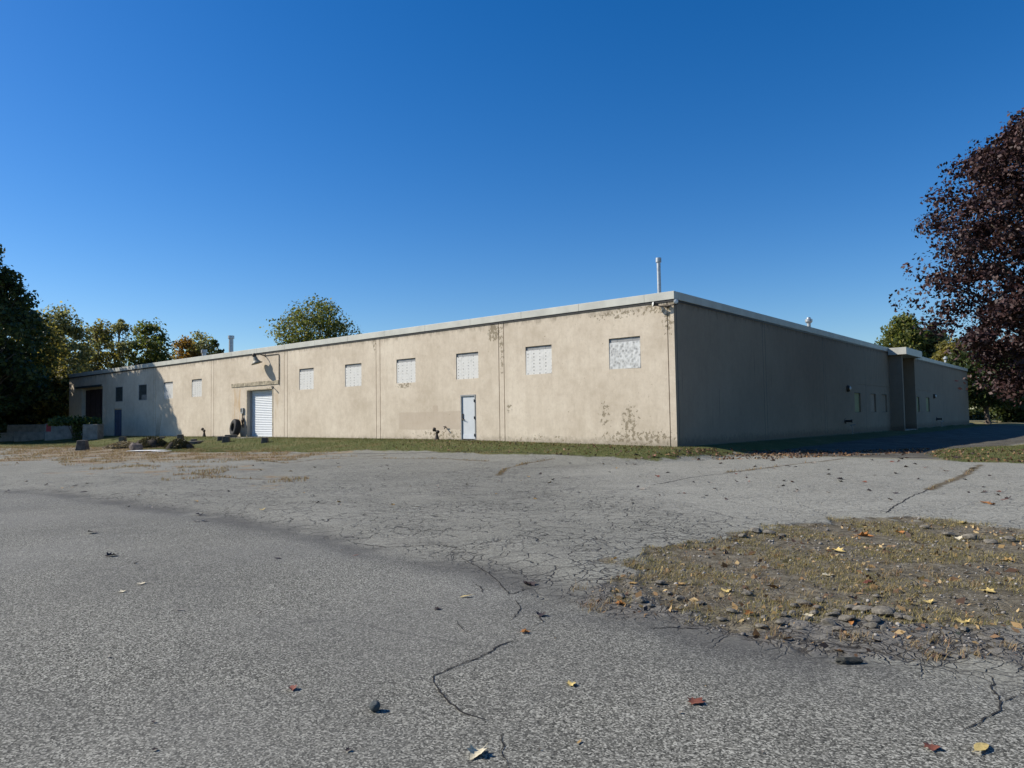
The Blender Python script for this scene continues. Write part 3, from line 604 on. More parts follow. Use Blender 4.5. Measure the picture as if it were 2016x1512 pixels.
for y, z, lab in ((21.2, .72, 'pipe outlet with upright valve rod on the side wall before the entrance'), (48.5, .6, 'pipe outlet with valve rod on the side wall beyond the entrance')):
    t = tag(empty('pipe_outlet', (0, y, 0)), lab, 'pipe')
    build('outlet', MB().lathe([(.16, 0), (.16, .04), (.07, .05), (.07, .32), (.09, .33), (.09, .42), (.001, .42)], (0, y, z), (1, 0, 0), 14), M['dark_metal'], t)
    build('rod', MB().tube([(.35, y + .15, -.2), (.35, y + .15, z - .3)], .025, 8).tube([(.25, y + .1, z - .28), (.5, y + .25, z - .2)], .035, 8), M['galv_dull'], t)

# ------------------------------------------------------------------ yard things
def rock_mesh(name, seed, dims, mat, sub=2, rough=.18):
    import bmesh
    bm = bmesh.new(); bmesh.ops.create_icosphere(bm, subdivisions=sub, radius=1); rg = np.random.default_rng(seed); A = rg.normal(0, 1, (7, 3)); A /= np.linalg.norm(A, axis=1)[:, None]; cut = rg.uniform(.55, .95, 7)
    for v in bm.verts:
        c_ = np.array(v.co)
        for n_, q_ in zip(A, cut):
            d_ = c_ @ n_
            if d_ > q_: c_ = c_ - n_ * (d_ - q_)
        c_ = c_ * (1 + rg.normal(0, rough * .25)); v.co = Vector((c_[0] * dims[0], c_[1] * dims[1], c_[2] * dims[2]))
    me = bpy.data.meshes.new(name); bm.to_mesh(me); bm.free(); me.materials.append(mat); return me
def block(px, pw, ph, base, label, name='concrete_block', mat='concrete', depth=.6, taper=0, rz=None, cat='concrete block', group=None, lift=0., d_off=0.):
    """box standing on the ground at a photo foot point, sized by its width and height in the photo"""
    g = ground((px, base)); d = float((RM.T @ (g - CAM)) @ np.array([0, 0, -1])); s = d / 1435
    w, h = pw * s, ph * s; rz = math.atan2(-RM[0, 2], RM[1, 2]) * 0 + (rad(40) if rz is None else rz)
    m = MB().box((-w / 2, -depth / 2, -.05), (w / 2, depth / 2, h), taper=taper); 
    z = g[2] + lift
    f_ = np.array([-.642, .765]); c_ = g[:2] + f_ * depth / 2
    cz, sz = math.cos(rz), math.sin(rz)
    m.v = [(c_[0] + x * cz - y * sz, c_[1] + x * sz + y * cz, z + zz) for x, y, zz in m.v]
    o = build(name, m, M[mat], bevel=.03); tag(o, label, cat, group); return o, g, w, h, s
gB = 'concrete barrier blocks beside the loading bay'; gS = 'squat concrete stumps in the yard'
b1, *_ = block(4, 46, 18, 870, 'lower barrier block cut by the left edge of the photo', group=gB, depth=.8)
b2, g2, w2, h2, s2 = block(57, 60, 17, 868, 'lower barrier block with ragged top left of the red marked stack', group=gB, depth=.8)
b3, *_ = block(45, 104, 31, 867, 'long pale barrier block standing behind the two left lower blocks', group=gB, depth=.8, d_off=2)
b3.location += Vector((-.642 * 1.2, .765 * 1.2, 0))
b4, g4, w4, h4, s4 = block(115, 55, 15.5, 866, 'lower barrier block under the red marked one', group=gB, depth=.8)
b5, *_ = block(115, 55, 16, 866, 'upper barrier block with a red painted panel at its left end', group=gB, depth=.8, lift=h4 + .02)
rp = MB(); 
def on_face(o, g, w, z0, z1, u0, u1, out=.006, depth=.8):
    f_ = np.array([-.642, .765]); c_ = g[:2] + f_ * depth / 2; cz, sz = math.cos(rad(40)), math.sin(rad(40)); m = MB().box((u0 * w, -depth / 2 - out, z0), (u1 * w, -depth / 2 - .001, z1))
    m.v = [(c_[0] + x * cz - y * sz, c_[1] + x * sz + y * cz, g[2] + z) for x, y, z in m.v]; return m
build('red_panel', on_face(b5, g4, w4, h4 + .04, h4 * 2, -.44, -.27), M['red'], b5)
b6, g6, w6, h6, s6 = block(177, 30, 15, 866, 'lower barrier block nearest the dark loading bay', group=gB, depth=.8)
b7, *_ = block(177, 30, 15, 866, 'upper barrier block nearest the dark loading bay, half under vines', group=gB, depth=.8, lift=h6 + .02)
block(155, 20, 20, 887, 'tapered dark stump standing alone nearest the parking lot', 'concrete_stump', 'concrete_dark', .65, .07, rad(52), 'concrete stump', gS)
block(237.5, 12, 12.5, 872.5, 'square stump left of the weedy mounds in front of the blue door', 'concrete_stump', 'concrete_dark', .5, .02, rad(52), 'concrete stump', gS)
block(351.5, 11, 10.5, 866, 'small upright stump behind the right weedy mound', 'concrete_stump', 'concrete_dark', .5, .02, rad(52), 'concrete stump', gS)
block(315, 11, 4, 864, 'low dark stump just behind the weedy mounds', 'concrete_stump', 'concrete_dark', .5, .02, rad(52), 'concrete stump', gS)
sl, gs, ws, hs, ss = block(372, 26, 7, 876, 'flat dark slab lying at the right end of the mounds', 'concrete_slab', 'concrete_dark', 1.6, .03, rad(48), 'concrete slab')
block(378, 10, 7.5, 872, 'dark stump resting behind the flat slab', 'concrete_stump', 'concrete_dark', .5, .02, rad(52), 'concrete stump', gS)
block(431, 11, 9, 868, 'rear stump of the pair left of the big tyre', 'concrete_stump', 'concrete_dark', .5, .02, rad(52), 'concrete stump', gS)
block(441.5, 14, 12, 871.5, 'front stump of the pair left of the big tyre', 'concrete_stump', 'concrete_dark', .55, .03, rad(52), 'concrete stump', gS)
block(518, 13.5, 11, 872.5, 'stump on the lawn in front of the roller door', 'concrete_stump', 'concrete_dark', .55, .03, rad(52), 'concrete stump', gS)
block(453, 24, 6, 862, 'long low dark timber lying left of the tyre', 'timber', 'concrete_dark', .3, .02, rad(45), 'timber')
g = ground((268, 887)); o = bpy.data.objects.new('boulder', rock_mesh('boulder', 4, (.38, .32, .28), simple('pinkish stone', (.13, .105, .092), .95, .3, 4))); COL.objects.link(o); o.location = g + [0, 0, .16]; tag(o, 'pinkish angular boulder at the foot of the weedy mounds', 'boulder')
for (px, py, w, l, lab) in ((289, 888.5, .75, .5, 'longer white sheet lying flat in front of the mounds'), (318, 890, .35, .3, 'short white sheet lying flat right of the longer one')):
    g = ground((px, py)); m = MB().box((g[0] - w, g[1] - l, g[2] + .03), (g[0] + w, g[1] + l, g[2] + .05), rz=rad(35)); tag(build('white_sheet', m, M['white_board'], bevel=.004), lab, 'sheet')
# tyre
tx, ty = -30.55, -.42; tzz = float(tz(tx, ty)) + .54 + .04
ax = Vector((-.16, -.97, .12)).normalized()
ty_ = tag(empty('tyre', (tx, ty, tzz - .54)), 'big black truck tyre leaning on the wall left of the roller door', 'tyre')
prof = [(.27, -.17), (.30, -.19), (.44, -.2), (.50, -.175), (.54, -.13), (.54, .13), (.50, .175), (.44, .2), (.30, .19), (.27, .17), (.26, .1), (.26, -.1), (.27, -.17)]
build('sidewall', MB().lathe(prof, (tx, ty, tzz), ax, 40), M['rubber'], ty_, smooth=True)
tm = MB(); qd = Vector((0, 0, 1)).rotation_difference(ax)
for i in range(36):
    for s_ in (-1, 1):
        t = 2 * math.pi * (i + .25 * s_) / 36; c_, n_ = math.cos(t), math.sin(t); vs = []
        for dt in (-.05, .05):
            for hh in (s_ * .02, s_ * .12):
                for r_ in (.535, .556):
                    vs.append(Vector((tx, ty, tzz)) + qd @ Vector((r_ * math.cos(t + dt), r_ * math.sin(t + dt), hh)))
        tm.add(vs, [(0, 1, 3, 2), (4, 6, 7, 5), (0, 4, 5, 1), (2, 3, 7, 6), (1, 5, 7, 3), (0, 2, 6, 4)])
build('tread', tm, M['rubber'], ty_)

# ------------------------------------------------------------------ plants
def diamonds(c, s, nrm_bias, rg, asp=.62, bend=.0):
    """leaf faces: centres c (n,3), sizes s (n,)"""
    n = len(c); nv = rg.normal(0, 1, (n, 3)) + nrm_bias; nv /= np.linalg.norm(nv, axis=1)[:, None]
    t = rg.normal(0, 1, (n, 3)); t -= nv * (t * nv).sum(1)[:, None]; t /= np.linalg.norm(t, axis=1)[:, None]; b = np.cross(nv, t)
    s = s[:, None]; V = np.stack([c - t * s, c + b * s * asp + nv * s * .12, c + t * s, c - b * s * asp + nv * s * .12], 1).reshape(-1, 3)
    return V, np.arange(4 * n, dtype=np.int32).reshape(-1, 4)
def tree(name, base, Ht, R, cb, leaves, ls, mat, label, seed, cat='tree', group=None, shape='round', clumps=None, sparse=.0, spread=.19, lean=(0, 0), trunk_r=None):
    rg = np.random.default_rng(seed); base = np.array(base, float); t = tag(empty(name, base), label, cat, group)
    tr = trunk_r or Ht * .016; m = MB()
    top = base + [lean[0], lean[1], Ht * .86]
    def axis(h): return base + np.array([lean[0], lean[1], 0]) * (h / Ht) + np.array([.12 * math.sin(h * .7 + seed), .12 * math.cos(h * .9 + seed), 0]) * min(h, 2) + [0, 0, h]
    hs = np.linspace(-.3, Ht * .86, 9); m.tube([axis(h) for h in hs], [tr * (1.25 if h < .1 else 1) * (1 - .85 * max(h, 0) / Ht) for h in hs], 9)
    nc = clumps or max(60, int(leaves / 48)); cs = []
    ph = rg.uniform(0, 6.28, 6)
    def env(u, a):   # crown radius at relative height u, angle a
        if shape == 'round': r = math.sqrt(max(0, 1 - (2 * u - .92) ** 2 / 1.12)) if u < 1 else 0
        elif shape == 'full': r = max(0, 1 - abs(2 * u - 1.0) ** 2.8) ** .5
        elif shape == 'oval': r = math.sin(math.pi * min(1, max(.02, u)) ** .8) ** .7
        elif shape == 'column': r = (math.sin(math.pi * min(1, max(.03, u * .96 + .02))) ** .45)
        else: r = (1 - u) ** .55 * min(1, .55 + u * 2.2)
        return R * r * (1 + .18 * math.sin(2 * a + ph[0] + 5 * u) + .17 * math.sin(4 * a + ph[1] - 9 * u) + .15 * math.sin(13 * u + ph[2] + 3 * a) + .10 * math.sin(7 * a + 21 * u + ph[5]))
    tries = 0
    while len(cs) < nc and tries < nc * 20:
        tries += 1; u = rg.random() ** .9; a = rg.uniform(0, 6.283); r = env(u, a); k_ = rg.random() ** .42
        if rg.random() > (r / R) ** 1.2 + .12: continue
        if sparse and math.sin(a * 3 + u * 9 + ph[3]) * math.sin(u * 14 + ph[4]) > 1 - sparse * 1.1: continue
        h = cb + (Ht - cb) * u; p = axis(h) * 1; p = p + [r * k_ * math.cos(a), r * k_ * math.sin(a), -.10 * r * k_]; cs.append((p, u, k_, a))
    nl = min(len(cs), 46 if Ht > 10 else 24)
    for p, u, k_, a in [cs[i] for i in rg.choice(len(cs), nl, replace=False)]:
        h0 = max(cb * .6, (p[2] - base[2]) * .55 - .05 * Ht * rg.random()); s_ = axis(h0); mid = s_ + (p - s_) * .5 + np.array([0, 0, .10 * np.linalg.norm(p - s_)])
        r0 = tr * .42 * (1 - h0 / Ht); m.tube([s_, mid, p, p + (p - mid) * .25 + rg.normal(0, .15, 3)], [r0, r0 * .6, r0 * .25, .012], 5, False)
    build('trunk', m, M['bark'], t, smooth=True)
    per = rg.dirichlet(np.ones(len(cs)) * 2.5) * leaves; C_ = []; B_ = []
    for (p, u, k_, a), n_ in zip(cs, per):
        n_ = max(3, int(n_)); sg = R * spread * rg.uniform(.6, 1.35)
        dl = rg.normal(0, 1, (n_, 3)); dl /= np.linalg.norm(dl, axis=1)[:, None] + 1e-9; dl *= (rg.random((n_, 1)) ** .45) * np.array([1.25, 1.25, .8]) * sg * 1.7
        C_.append(p + dl); B_.append(dl / sg * .5 + [0, 0, .55])
    C_ = np.vstack(C_); B_ = np.vstack(B_); s_ = ls * rg.uniform(.45, 1.4, len(C_))
    V_, F_ = diamonds(C_, s_, B_, rg)
    mesh_obj('crown', V_, F_, mat, t); return t
G = lambda *st: [(i / (len(st) - 1), c) for i, c in enumerate(st)]
L_dark = mat_leaf('dark green leaves', G((.022, .034, .011), (.034, .052, .016), (.05, .07, .02), (.075, .09, .026)), .25)
L_olive = mat_leaf('olive leaves', G((.06, .062, .018), (.12, .115, .034), (.20, .18, .05), (.32, .26, .07)), .52)
L_green = mat_leaf('mid green leaves', G((.045, .065, .018), (.08, .105, .03), (.13, .15, .042), (.21, .195, .06)), .5)
L_pale = mat_leaf('grey green leaves', G((.075, .09, .04), (.13, .145, .07), (.20, .205, .10), (.30, .28, .13)), .52)
L_orange = mat_leaf('turning leaves', G((.10, .08, .02), (.20, .12, .028), (.32, .17, .035), (.24, .19, .045)), .5)
L_red = mat_leaf('dark red leaves', G((.016, .009, .011), (.026, .013, .014), (.038, .018, .018), (.055, .027, .025), (.10, .06, .052)), .08, .55)
L_vine = mat_leaf('vine leaves', G((.025, .045, .012), (.05, .08, .02), (.09, .12, .03)))
def tg(px, d, off=0):
    p = atdist((px, 835), d); return np.array([p[0], p[1], float(tz(p[0], p[1])) - .05])
gT = 'trees behind and beside the warehouse'
def ht(px, d, y, base):
    p = atdist((px, y), d); return p[2] - base[2]
def T(name, px, d, ytop, wpx, cbf, leaves, ls, mat, label, seed, **kw):
    b = tg(px, d); h_ = ht(px, d, ytop, b) * kw.pop('hk', 1.03); c2 = math.cos(math.atan((px - 1008) / 1435)) ** 2; R = kw.pop('rad_', None) or wpx / 2 / 1435 * d * .93 * c2
    return tree(name, b, h_, R, h_ * cbf, leaves, ls, mat, label, seed, group=gT, **kw)
T('dark_tree', -34, 69.5, 494, 250, .08, 20000, .17, L_dark, 'tall dark green tree at the left edge of the photo, shading the wall', 1, shape='oval', rad_=3.7, spread=.14, clumps=170)
T('dark_tree', -95, 75, 500, 250, .08, 22000, .2, L_dark, 'first dark tree just beyond the left edge of the photo', 2, shape='oval', rad_=4.9, spread=.13, clumps=200)
T('dark_tree', -62, 82, 500, 250, .05, 15000, .21, L_dark, 'dark tree behind the others beyond the left edge of the photo', 19, shape='oval', rad_=4.2, spread=.13, clumps=140)
T('dark_tree', -160, 80, 480, 250, .08, 11000, .22, L_dark, 'farther dark tree beyond the left edge of the photo', 16, shape='oval', rad_=4.3, spread=.16)
T('bushy_tree', 62, 88, 628, 165, .04, 14960, 0.178, L_olive, 'yellowish bushy tree right behind the dark left tree', 3, shape='oval')
T('bushy_tree', 118, 96, 612, 140, .05, 13600, 0.178, L_pale, 'grey green loose tree left of the building end', 4, shape='oval', sparse=.3)
T('bushy_tree', 192, 102, 640, 110, .1, 8840, 0.187, L_olive, 'olive tree above the left end of the roof', 5, shape='oval', sparse=.35)
T('slender_tree', 232, 104, 626, 62, .2, 3536, 0.170, L_pale, 'thin see-through tree rising behind the roof left end', 6, shape='column', sparse=.5)
T('bushy_tree', 288, 106, 638, 105, .15, 8840, 0.204, L_green, 'mid green tree with open crown, fifth from the left above the roof', 7, shape='round', sparse=.3)
T('turning_tree', 362, 112, 672, 70, .2, 5712, 0.204, L_orange, 'orange tinted tree left of the fat roof vent', 8)
T('bushy_tree', 392, 116, 658, 84, .2, 5712, 0.204, L_pale, 'pale green tree behind the orange tinted one', 9, sparse=.25)
T('bushy_tree', 424, 110, 676, 46, .3, 2176, 0.204, L_dark, 'small dark crown beside the fat roof vent', 10)
T('bushy_tree', 628, 112, 600, 168, .25, 21760, 0.187, L_green, 'broad green tree rising alone behind the middle of the roof', 11, shape='round', spread=.16, sparse=.25)
T('bushy_tree', 1786, 120, 626, 112, .1, 17000, .25, L_green, 'rounded green tree behind the entrance canopy', 12, shape='round')
T('bushy_tree', 1846, 122, 645, 80, .1, 10200, .25, L_pale, 'pale tree between the canopy and the dark red tree', 13, shape='oval', sparse=.3)
T('bushy_tree', 1880, 104, 672, 90, .1, 11900, .22, L_olive, 'yellow green tree low behind the last roof vent', 14)
T('bushy_tree', 2010, 112, 690, 130, .02, 15300, .26, L_dark, 'dark tree hidden behind the red tree', 15)
T('bushy_tree', 20, 84, 690, 110, .02, 15300, .22, L_dark, 'low dark bushy tree behind the barrier blocks', 17, shape='oval')
T('bushy_tree', 118, 82, 730, 100, .0, 12240, 0.170, L_olive, 'low olive thicket tree at the left end of the building', 18, shape='oval')
# dark red maple
b = tg(2092, 42); tree('red_maple', b, ht(2060, 42, 222, b), 4.35, 2.2, 84000, .10, L_red, 'large dark red maple at the right edge of the photo', 21, shape='full', clumps=430, spread=.11, trunk_r=.30)
b = tg(1946, 96); tree('forked_tree', b, 9.0, 3.4, 2.2, 7000, .22, L_dark, 'dark forked tree standing in shade under the red maple', 23, trunk_r=.28)
# scrub beyond the right field
gH = 'shrubs along the far field'
for i, (px, d, yt, w, mt, lab) in enumerate(((1915, 130, 806, 50, L_dark, 'dark shrub by the building end'), (1965, 135, 800, 70, L_olive, 'olive shrub in the middle of the far field edge'), (2020, 128, 796, 70, L_dark, 'dark shrub at the right edge of the far field'), (2090, 125, 780, 90, L_green, 'green shrub beyond the right edge of the photo'))):
    b = tg(px, d); h_ = ht(px, d, yt, b); tree('shrub', b, h_, w / 2 / 1435 * d, .05, 2600, .22, mt, lab, 40 + i, cat='shrub', group=gH, spread=.2)
# weedy mounds
def mound(name, px, pw, ph, base, mat, label, seed, n=2600, leaf=.07):
    g = ground((px, base)); s = camdist(g) / 1435; w, h_ = pw * s / 2, ph * s; rg = np.random.default_rng(seed); t = tag(empty(name, g), label, 'weed mound')
    m = MB(); prof = [(w * 1.02, -.06), (w * .9, h_ * .3), (w * .6, h_ * .72), (w * .25, h_ * .93), (.001, h_ * .97)]; f_ = np.array([-.642, .765]) * w * .6
    m.lathe(prof, (g[0] + f_[0], g[1] + f_[1], g[2]), n=20); m.v = [(x + .12 * math.sin(y * 5 + x * 3), y + .1 * math.sin(x * 4), z + (.06 * math.sin(x * 7 + y * 5) if z > g[2] else 0)) for x, y, z in m.v]
    build('soil', m, M['soil'], t, smooth=True)
    a = rg.uniform(0, 6.283, n); r = np.sqrt(rg.random(n)); z = h_ * (1 - r ** 1.9) * rg.uniform(.8, 1.12, n)
    c_ = np.c_[g[0] + f_[0] + w * r * np.cos(a), g[1] + f_[1] + w * r * np.sin(a), g[2] + z + .03 + .06 * rg.random(n)]
    V_, F_ = diamonds(c_, leaf * rg.uniform(.5, 1.5, n), np.array([0, 0, .2]), rg, .3); mesh_obj('foliage', V_, F_, mat, t)
M['soil'] = simple('dark soil', (.05, .04, .03), 1, .4, 6, 0, .6)
L_weed = mat_leaf('weed leaves', G((.022, .024, .012), (.04, .045, .018), (.075, .07, .032), (.13, .10, .06)))
L_dry = mat_leaf('dry stalks', G((.08, .06, .04), (.16, .125, .08), (.26, .22, .15), (.30, .27, .2)))
mound('weed_mound', 232, 62, 8, 883, L_dry, 'low mound of dry pale stalks left of the dark weedy mounds', 50)
mound('weed_mound', 288, 60, 16, 882, L_weed, 'tallest dark weedy mound behind the boulder', 51, 4200)
mound('weed_mound', 345, 48, 14, 884, L_weed, 'rounded green weedy mound beside the flat slab', 52, 3800)
# vines over the barrier blocks
g = ground((150, 868)); rg = np.random.default_rng(8); s = camdist(g) / 1435; C_ = []
for i in range(5200):
    px = rg.uniform(95, 200); py = 829 + rg.normal(0, 4) + .0015 * (px - 150) ** 2 * (1 if px < 150 else .6) if rg.random() < .55 else rg.uniform(832, 866)
    if py > 838 and not (143 < px < 163 + rg.normal(0, 6)): continue
    d_ = camdist(g) + rg.normal(.9, .55); C_.append(atdist((px, py), d_))
C_ = np.array(C_); V_, F_ = diamonds(C_, .10 * rg.uniform(.5, 1.3, len(C_)), np.array([.1, -.3, .6]), rg)
vn = tag(empty('creeping_vine', g), 'dark green vine spilling over the barrier blocks beside the loading bay', 'vine'); mesh_obj('foliage', V_, F_, L_vine, vn)
vm_ = MB()
for i in range(7):
    a = atdist((146 + i * 2.4, 866), camdist(g) + .7); b = atdist((130 + i * 9, 830), camdist(g) + .9); vm_.tube([a, (a + b) / 2 + rg.normal(0, .1, 3), b], [.03, .022, .012], 5)
build('stem', vm_, M['bark'], vn)
b0 = front((310, 858), -.3)
sp2 = MB()
for i in range(5):
    x = b0[0] + (i - 2) * .13; z = float(tz(x, -.3)); sp2.tube([(x, -.3, z), (x + .1, -.3, z + .6), (x + .05 + .12 * i, -.32, z + 1.2 + .15 * i)], [.014, .011, .006], 5)
tag(build('dead_stalks', sp2, simple('dry stalk', (.26, .19, .12), .9)), 'few tall dead stalks against the shaded wall', 'plant')

# grass blades ------------------------------------------------------
def blades(pts, h, w, rg, leanr=.6):
    n = len(pts); a = rg.uniform(0, 6.283, n); dirv = np.c_[np.cos(a), np.sin(a), np.zeros(n)]; sd_ = np.c_[-np.sin(a), np.cos(a), np.zeros(n)]
    h = h * rg.uniform(.5, 1.3, n); l_ = h * leanr * rg.uniform(.1, 1.3, n); w = w * rg.uniform(.6, 1.4, n)
    mid = pts + dirv * (l_ * .35)[:, None] + np.array([0, 0, 1.]) * (h * .6)[:, None]; tip = pts + dirv * l_[:, None] + np.array([0, 0, 1.]) * h[:, None]
    V_ = np.stack([pts - sd_ * w[:, None], pts + sd_ * w[:, None], mid + sd_ * (w * .7)[:, None], tip, mid - sd_ * (w * .7)[:, None]], 1).reshape(-1, 3)
    i = np.arange(n)[:, None] * 5; F_ = np.concatenate([i + np.array([[0, 1, 2, 4]])], 0); T_ = np.concatenate([i + np.array([[4, 2, 3, 3]])], 0)
    return V_, np.vstack([F_, T_]).astype(np.int32)
def sample(n, rg, bbox, test):
    out = []; tot = 0
    while tot < n:
        X = rg.uniform(bbox[0], bbox[1], n); Y = rg.uniform(bbox[2], bbox[3], n); k_ = test(X, Y); out.append(np.c_[X, Y][k_]); tot += k_.sum()
        if k_.sum() < 5: break
    P = np.vstack(out)[:n]; return np.c_[P, gz(P[:, 0], P[:, 1]) - .004]
def grass(name, pts, h, w, mat, rg, leanr=.6):
    n = len(pts); V_, F_ = blades(pts, h, w, rg, leanr)
    q4 = F_[:n]; t3 = F_[n:, :3]
    me_v = V_; fl_ = [tuple(x) for x in q4.tolist()] + [tuple(x) for x in t3.tolist()]
    o = mesh_obj(name, me_v, fl_, mat, origin=(0, 0, 0)); tag(o, kind='stuff'); return o
B_green = mat_leaf('lawn blades', G((.05, .065, .016), (.075, .095, .022), (.095, .115, .03), (.15, .13, .05), (.22, .17, .085)), .2)
B_dry = mat_leaf('dry blades', G((.15, .11, .055), (.25, .185, .09), (.33, .25, .12), (.23, .12, .07), (.30, .27, .16)), .2)
B_patch = mat_leaf('patchy grass blades', G((.08, .085, .022), (.15, .14, .045), (.26, .215, .08), (.40, .31, .13), (.33, .245, .09)), .25)
def noi(X, Y, s): return .5 + .25 * (np.sin(X * s + 1.7 * np.sin(Y * s * .7)) + np.sin(Y * s * 1.3 + 2.1 * np.sin(X * s * .6)))
rg = np.random.default_rng(77)
pl_ = sample(60000, rg, (-62, 2, -9, .0), lambda X, Y: (np.maximum(sdf(LAWN, X, Y), sdf(LAWN2, X, Y)) > .05) & (Y < -.05) & (rg.random(len(X)) < .35 + .65 * sm(-45, -5, X)))
pI = sample(16000, rg, (7, 18, -6, 14), lambda X, Y: sdf(ISLE, X, Y) > .05)
tag(grass('grass', np.vstack([pl_, pI]), .055, .006, B_green, rg), 'short green lawn grass along the front wall', 'grass')
pw = sample(26000, rg, (-60, -3, -18, -3), lambda X, Y: (np.maximum(sdf(WEEDS, X, Y), sdf(WEED2, X, Y)) + (noi(X, Y, 1.3) - .5) * 4 > .3) & (noi(X, Y, 2.7) > .5))
ps = sample(3000, rg, (-30, 13, -20, -2), lambda X, Y: np.min([segd(p, X, Y) for p in SEAMS], axis=0) < .10 * noi(X, Y, 5.) * (noi(X, Y, 1.9) > .4))
tag(grass('dry_grass', np.vstack([pw, ps]), .075, .006, B_dry, rg, .9), 'dry tan weeds over the paving and its seams', 'dry grass')
pd = sample(21000, rg, (7.5, 16, -21, -12.5), lambda X, Y: (sdf(DIRT, X, Y) + wob(X, Y, 1.7) * 1.5 > -.06) & (noi(X, Y, 3.1) + .35 * (noi(X, Y, 9.) - .5) > .34 + .3 * rg.random(len(X))) & (rg.random(len(X)) < .85))
tag(grass('patch_grass', pd, .036, .0022, B_patch, rg, 1.8), 'sparse yellowing grass growing on the dirt patch', 'grass')
# denser tufts on the patch
tc = sample(55, rg, (7.5, 16, -21, -12.5), lambda X, Y: sdf(BROKEN, X, Y) + sdf(DIRT, X, Y) > -.6)
tp = np.vstack([c_ + np.c_[rg.normal(0, .045, (46, 2)), np.zeros(46)] for c_ in tc]); tag(grass('grass_tufts', tp, .05, .002, B_dry, rg, 1.8), 'straw coloured grass tufts on the dirt patch and its broken rim', 'grass')

# ------------------------------------------------------------------ stones, chunks, leaves
M['asph'] = simple('broken asphalt', (.165, .15, .122), .95, .45, 45, 0, .8)
M['stone_d'] = simple('dark stone', (.075, .085, .085), .85, .3, 60, 0, .6)
M['peb'] = simple('pale pebble', (.42, .40, .36), .85, .25, 30)
def put(me, name, P, rz, sc, label, cat, group=None, tilt=(0, 0)):
    o = bpy.data.objects.new(name, me); COL.objects.link(o); o.location = P; o.rotation_euler = (tilt[0], tilt[1], rz); o.scale = sc if hasattr(sc, '__len__') else (sc,) * 3; return tag(o, label, cat, group)
rocks = [rock_mesh('asphalt_chunk', 100 + i, (1, .8, .42), M['asph'], 3, .12) for i in range(7)]
g = ground((738, 1400)); put(rock_mesh('round_stone', 9, (1, 1, .95), M['stone_d'], 3, .06), 'round_stone', g + [0, 0, .026], 0, .029, 'round dark grey stone alone on the near asphalt', 'stone')
g = ground((1672, 1306)); put(rock_mesh('asphalt_chunk', 33, (1, .5, .36), simple('dark mossy chunk', (.05, .05, .042), .95, .5, 40, 0, .8), 3, .2), 'asphalt_chunk', g + [0, 0, .016], .65, .085, 'dark flat chunk lying alone on the asphalt below the dirt patch', 'asphalt chunk')
gC = 'broken asphalt chunks along the dirt patch'; rg = np.random.default_rng(12)
CH = [(1585, 1192, 40), (1612, 1200, 30), (1700, 1205, 46), (1738, 1212, 52), (1770, 1218, 34), (1668, 1222, 38), (1632, 1230, 36), (1560, 1212, 28), (1535, 1228, 30), (1592, 1222, 26), (1790, 1222, 30), (1714, 1236, 34), (1500, 1238, 36), (1528, 1202, 22), (1470, 1172, 30), (1488, 1048, 34), (1515, 1052, 30), (1462, 1058, 24), (1540, 1056, 22), (1300, 1150, 26), (1340, 1182, 30), (1380, 1190, 26), (1262, 1184, 30), (1222, 1176, 26), (1870, 1056, 30), (1912, 1062, 34), (1950, 1070, 26), (1990, 1066, 30), (1820, 1040, 24), (1845, 1234, 26), (1900, 1242, 22), (1690, 1190, 22), (1650, 1206, 24), (1420, 1222, 26), (1610, 1180, 18), (1392, 1098, 16), (1600, 1100, 14), (1724, 1176, 20), (1838, 1128, 14), (1960, 1180, 18), (1640, 1214, 34), (1676, 1200, 30), (1718, 1224, 36), (1755, 1204, 26), (1604, 1210, 26), (1566, 1196, 26), (1545, 1212, 22), (1650, 1240, 24), (1575, 1240, 26), (1690, 1250, 26), (1740, 1240, 24), (1505, 1218, 24), (1440, 1206, 26), (1410, 1178, 20), (1318, 1170, 20), (1250, 1168, 22), (1282, 1194, 20), (1200, 1184, 18), (1340, 1200, 22), (1615, 1185, 20)]
for i, (px, py, w) in enumerate(CH):
    g = ground((px, py)); s = camdist(g) / 1435 * w * .40
    put(rocks[i % 7], 'asphalt_chunk', g + [0, 0, s * .3], rg.uniform(0, 6.28), (s, s * rg.uniform(.8, 1.2), s * rg.uniform(.75, 1.2)), 'grey chunk of broken asphalt on the rim of the dirt patch' if w >= 20 else 'small grey lump of asphalt on the dirt patch', 'asphalt chunk', gC, (rg.normal(0, .12), rg.normal(0, .12)))
# gravel
V_ = []; F_ = []; gp = sample(1500, rg, (7.5, 16, -21, -12.5), lambda X, Y: np.maximum(sdf(DIRT, X, Y), sdf(BROKEN, X, Y) - .05) > 0)
base_r = [np.array([v.co for v in rock_mesh('r', 200 + i, (1, .85, .6), M['peb'], 1).vertices]) for i in range(4)]; rf = np.array([p.vertices[:] for p in rock_mesh('r', 200, (1, 1, 1), M['peb'], 1).polygons])
n0 = 0
for i, p in enumerate(gp):
    s = rg.gamma(2, .004) + .003; a = rg.uniform(0, 6.28); b_ = base_r[i % 4] * s; R2 = np.array([[math.cos(a), -math.sin(a), 0], [math.sin(a), math.cos(a), 0], [0, 0, 1]]); V_.append(b_ @ R2.T + p + [0, 0, .004 + s * .3]); F_.append(rf + n0); n0 += len(b_)
kg = NT('gravel', .9); kg.base(kg.ramp(kg.island(), G((.10, .09, .08), (.2, .185, .165), (.33, .31, .28)))); o = mesh_obj('gravel', np.vstack(V_), np.vstack(F_).astype(np.int32), kg.m, origin=(0, 0, 0)); tag(o, 'loose gravel scattered over the dirt patch', 'gravel', kind='stuff')

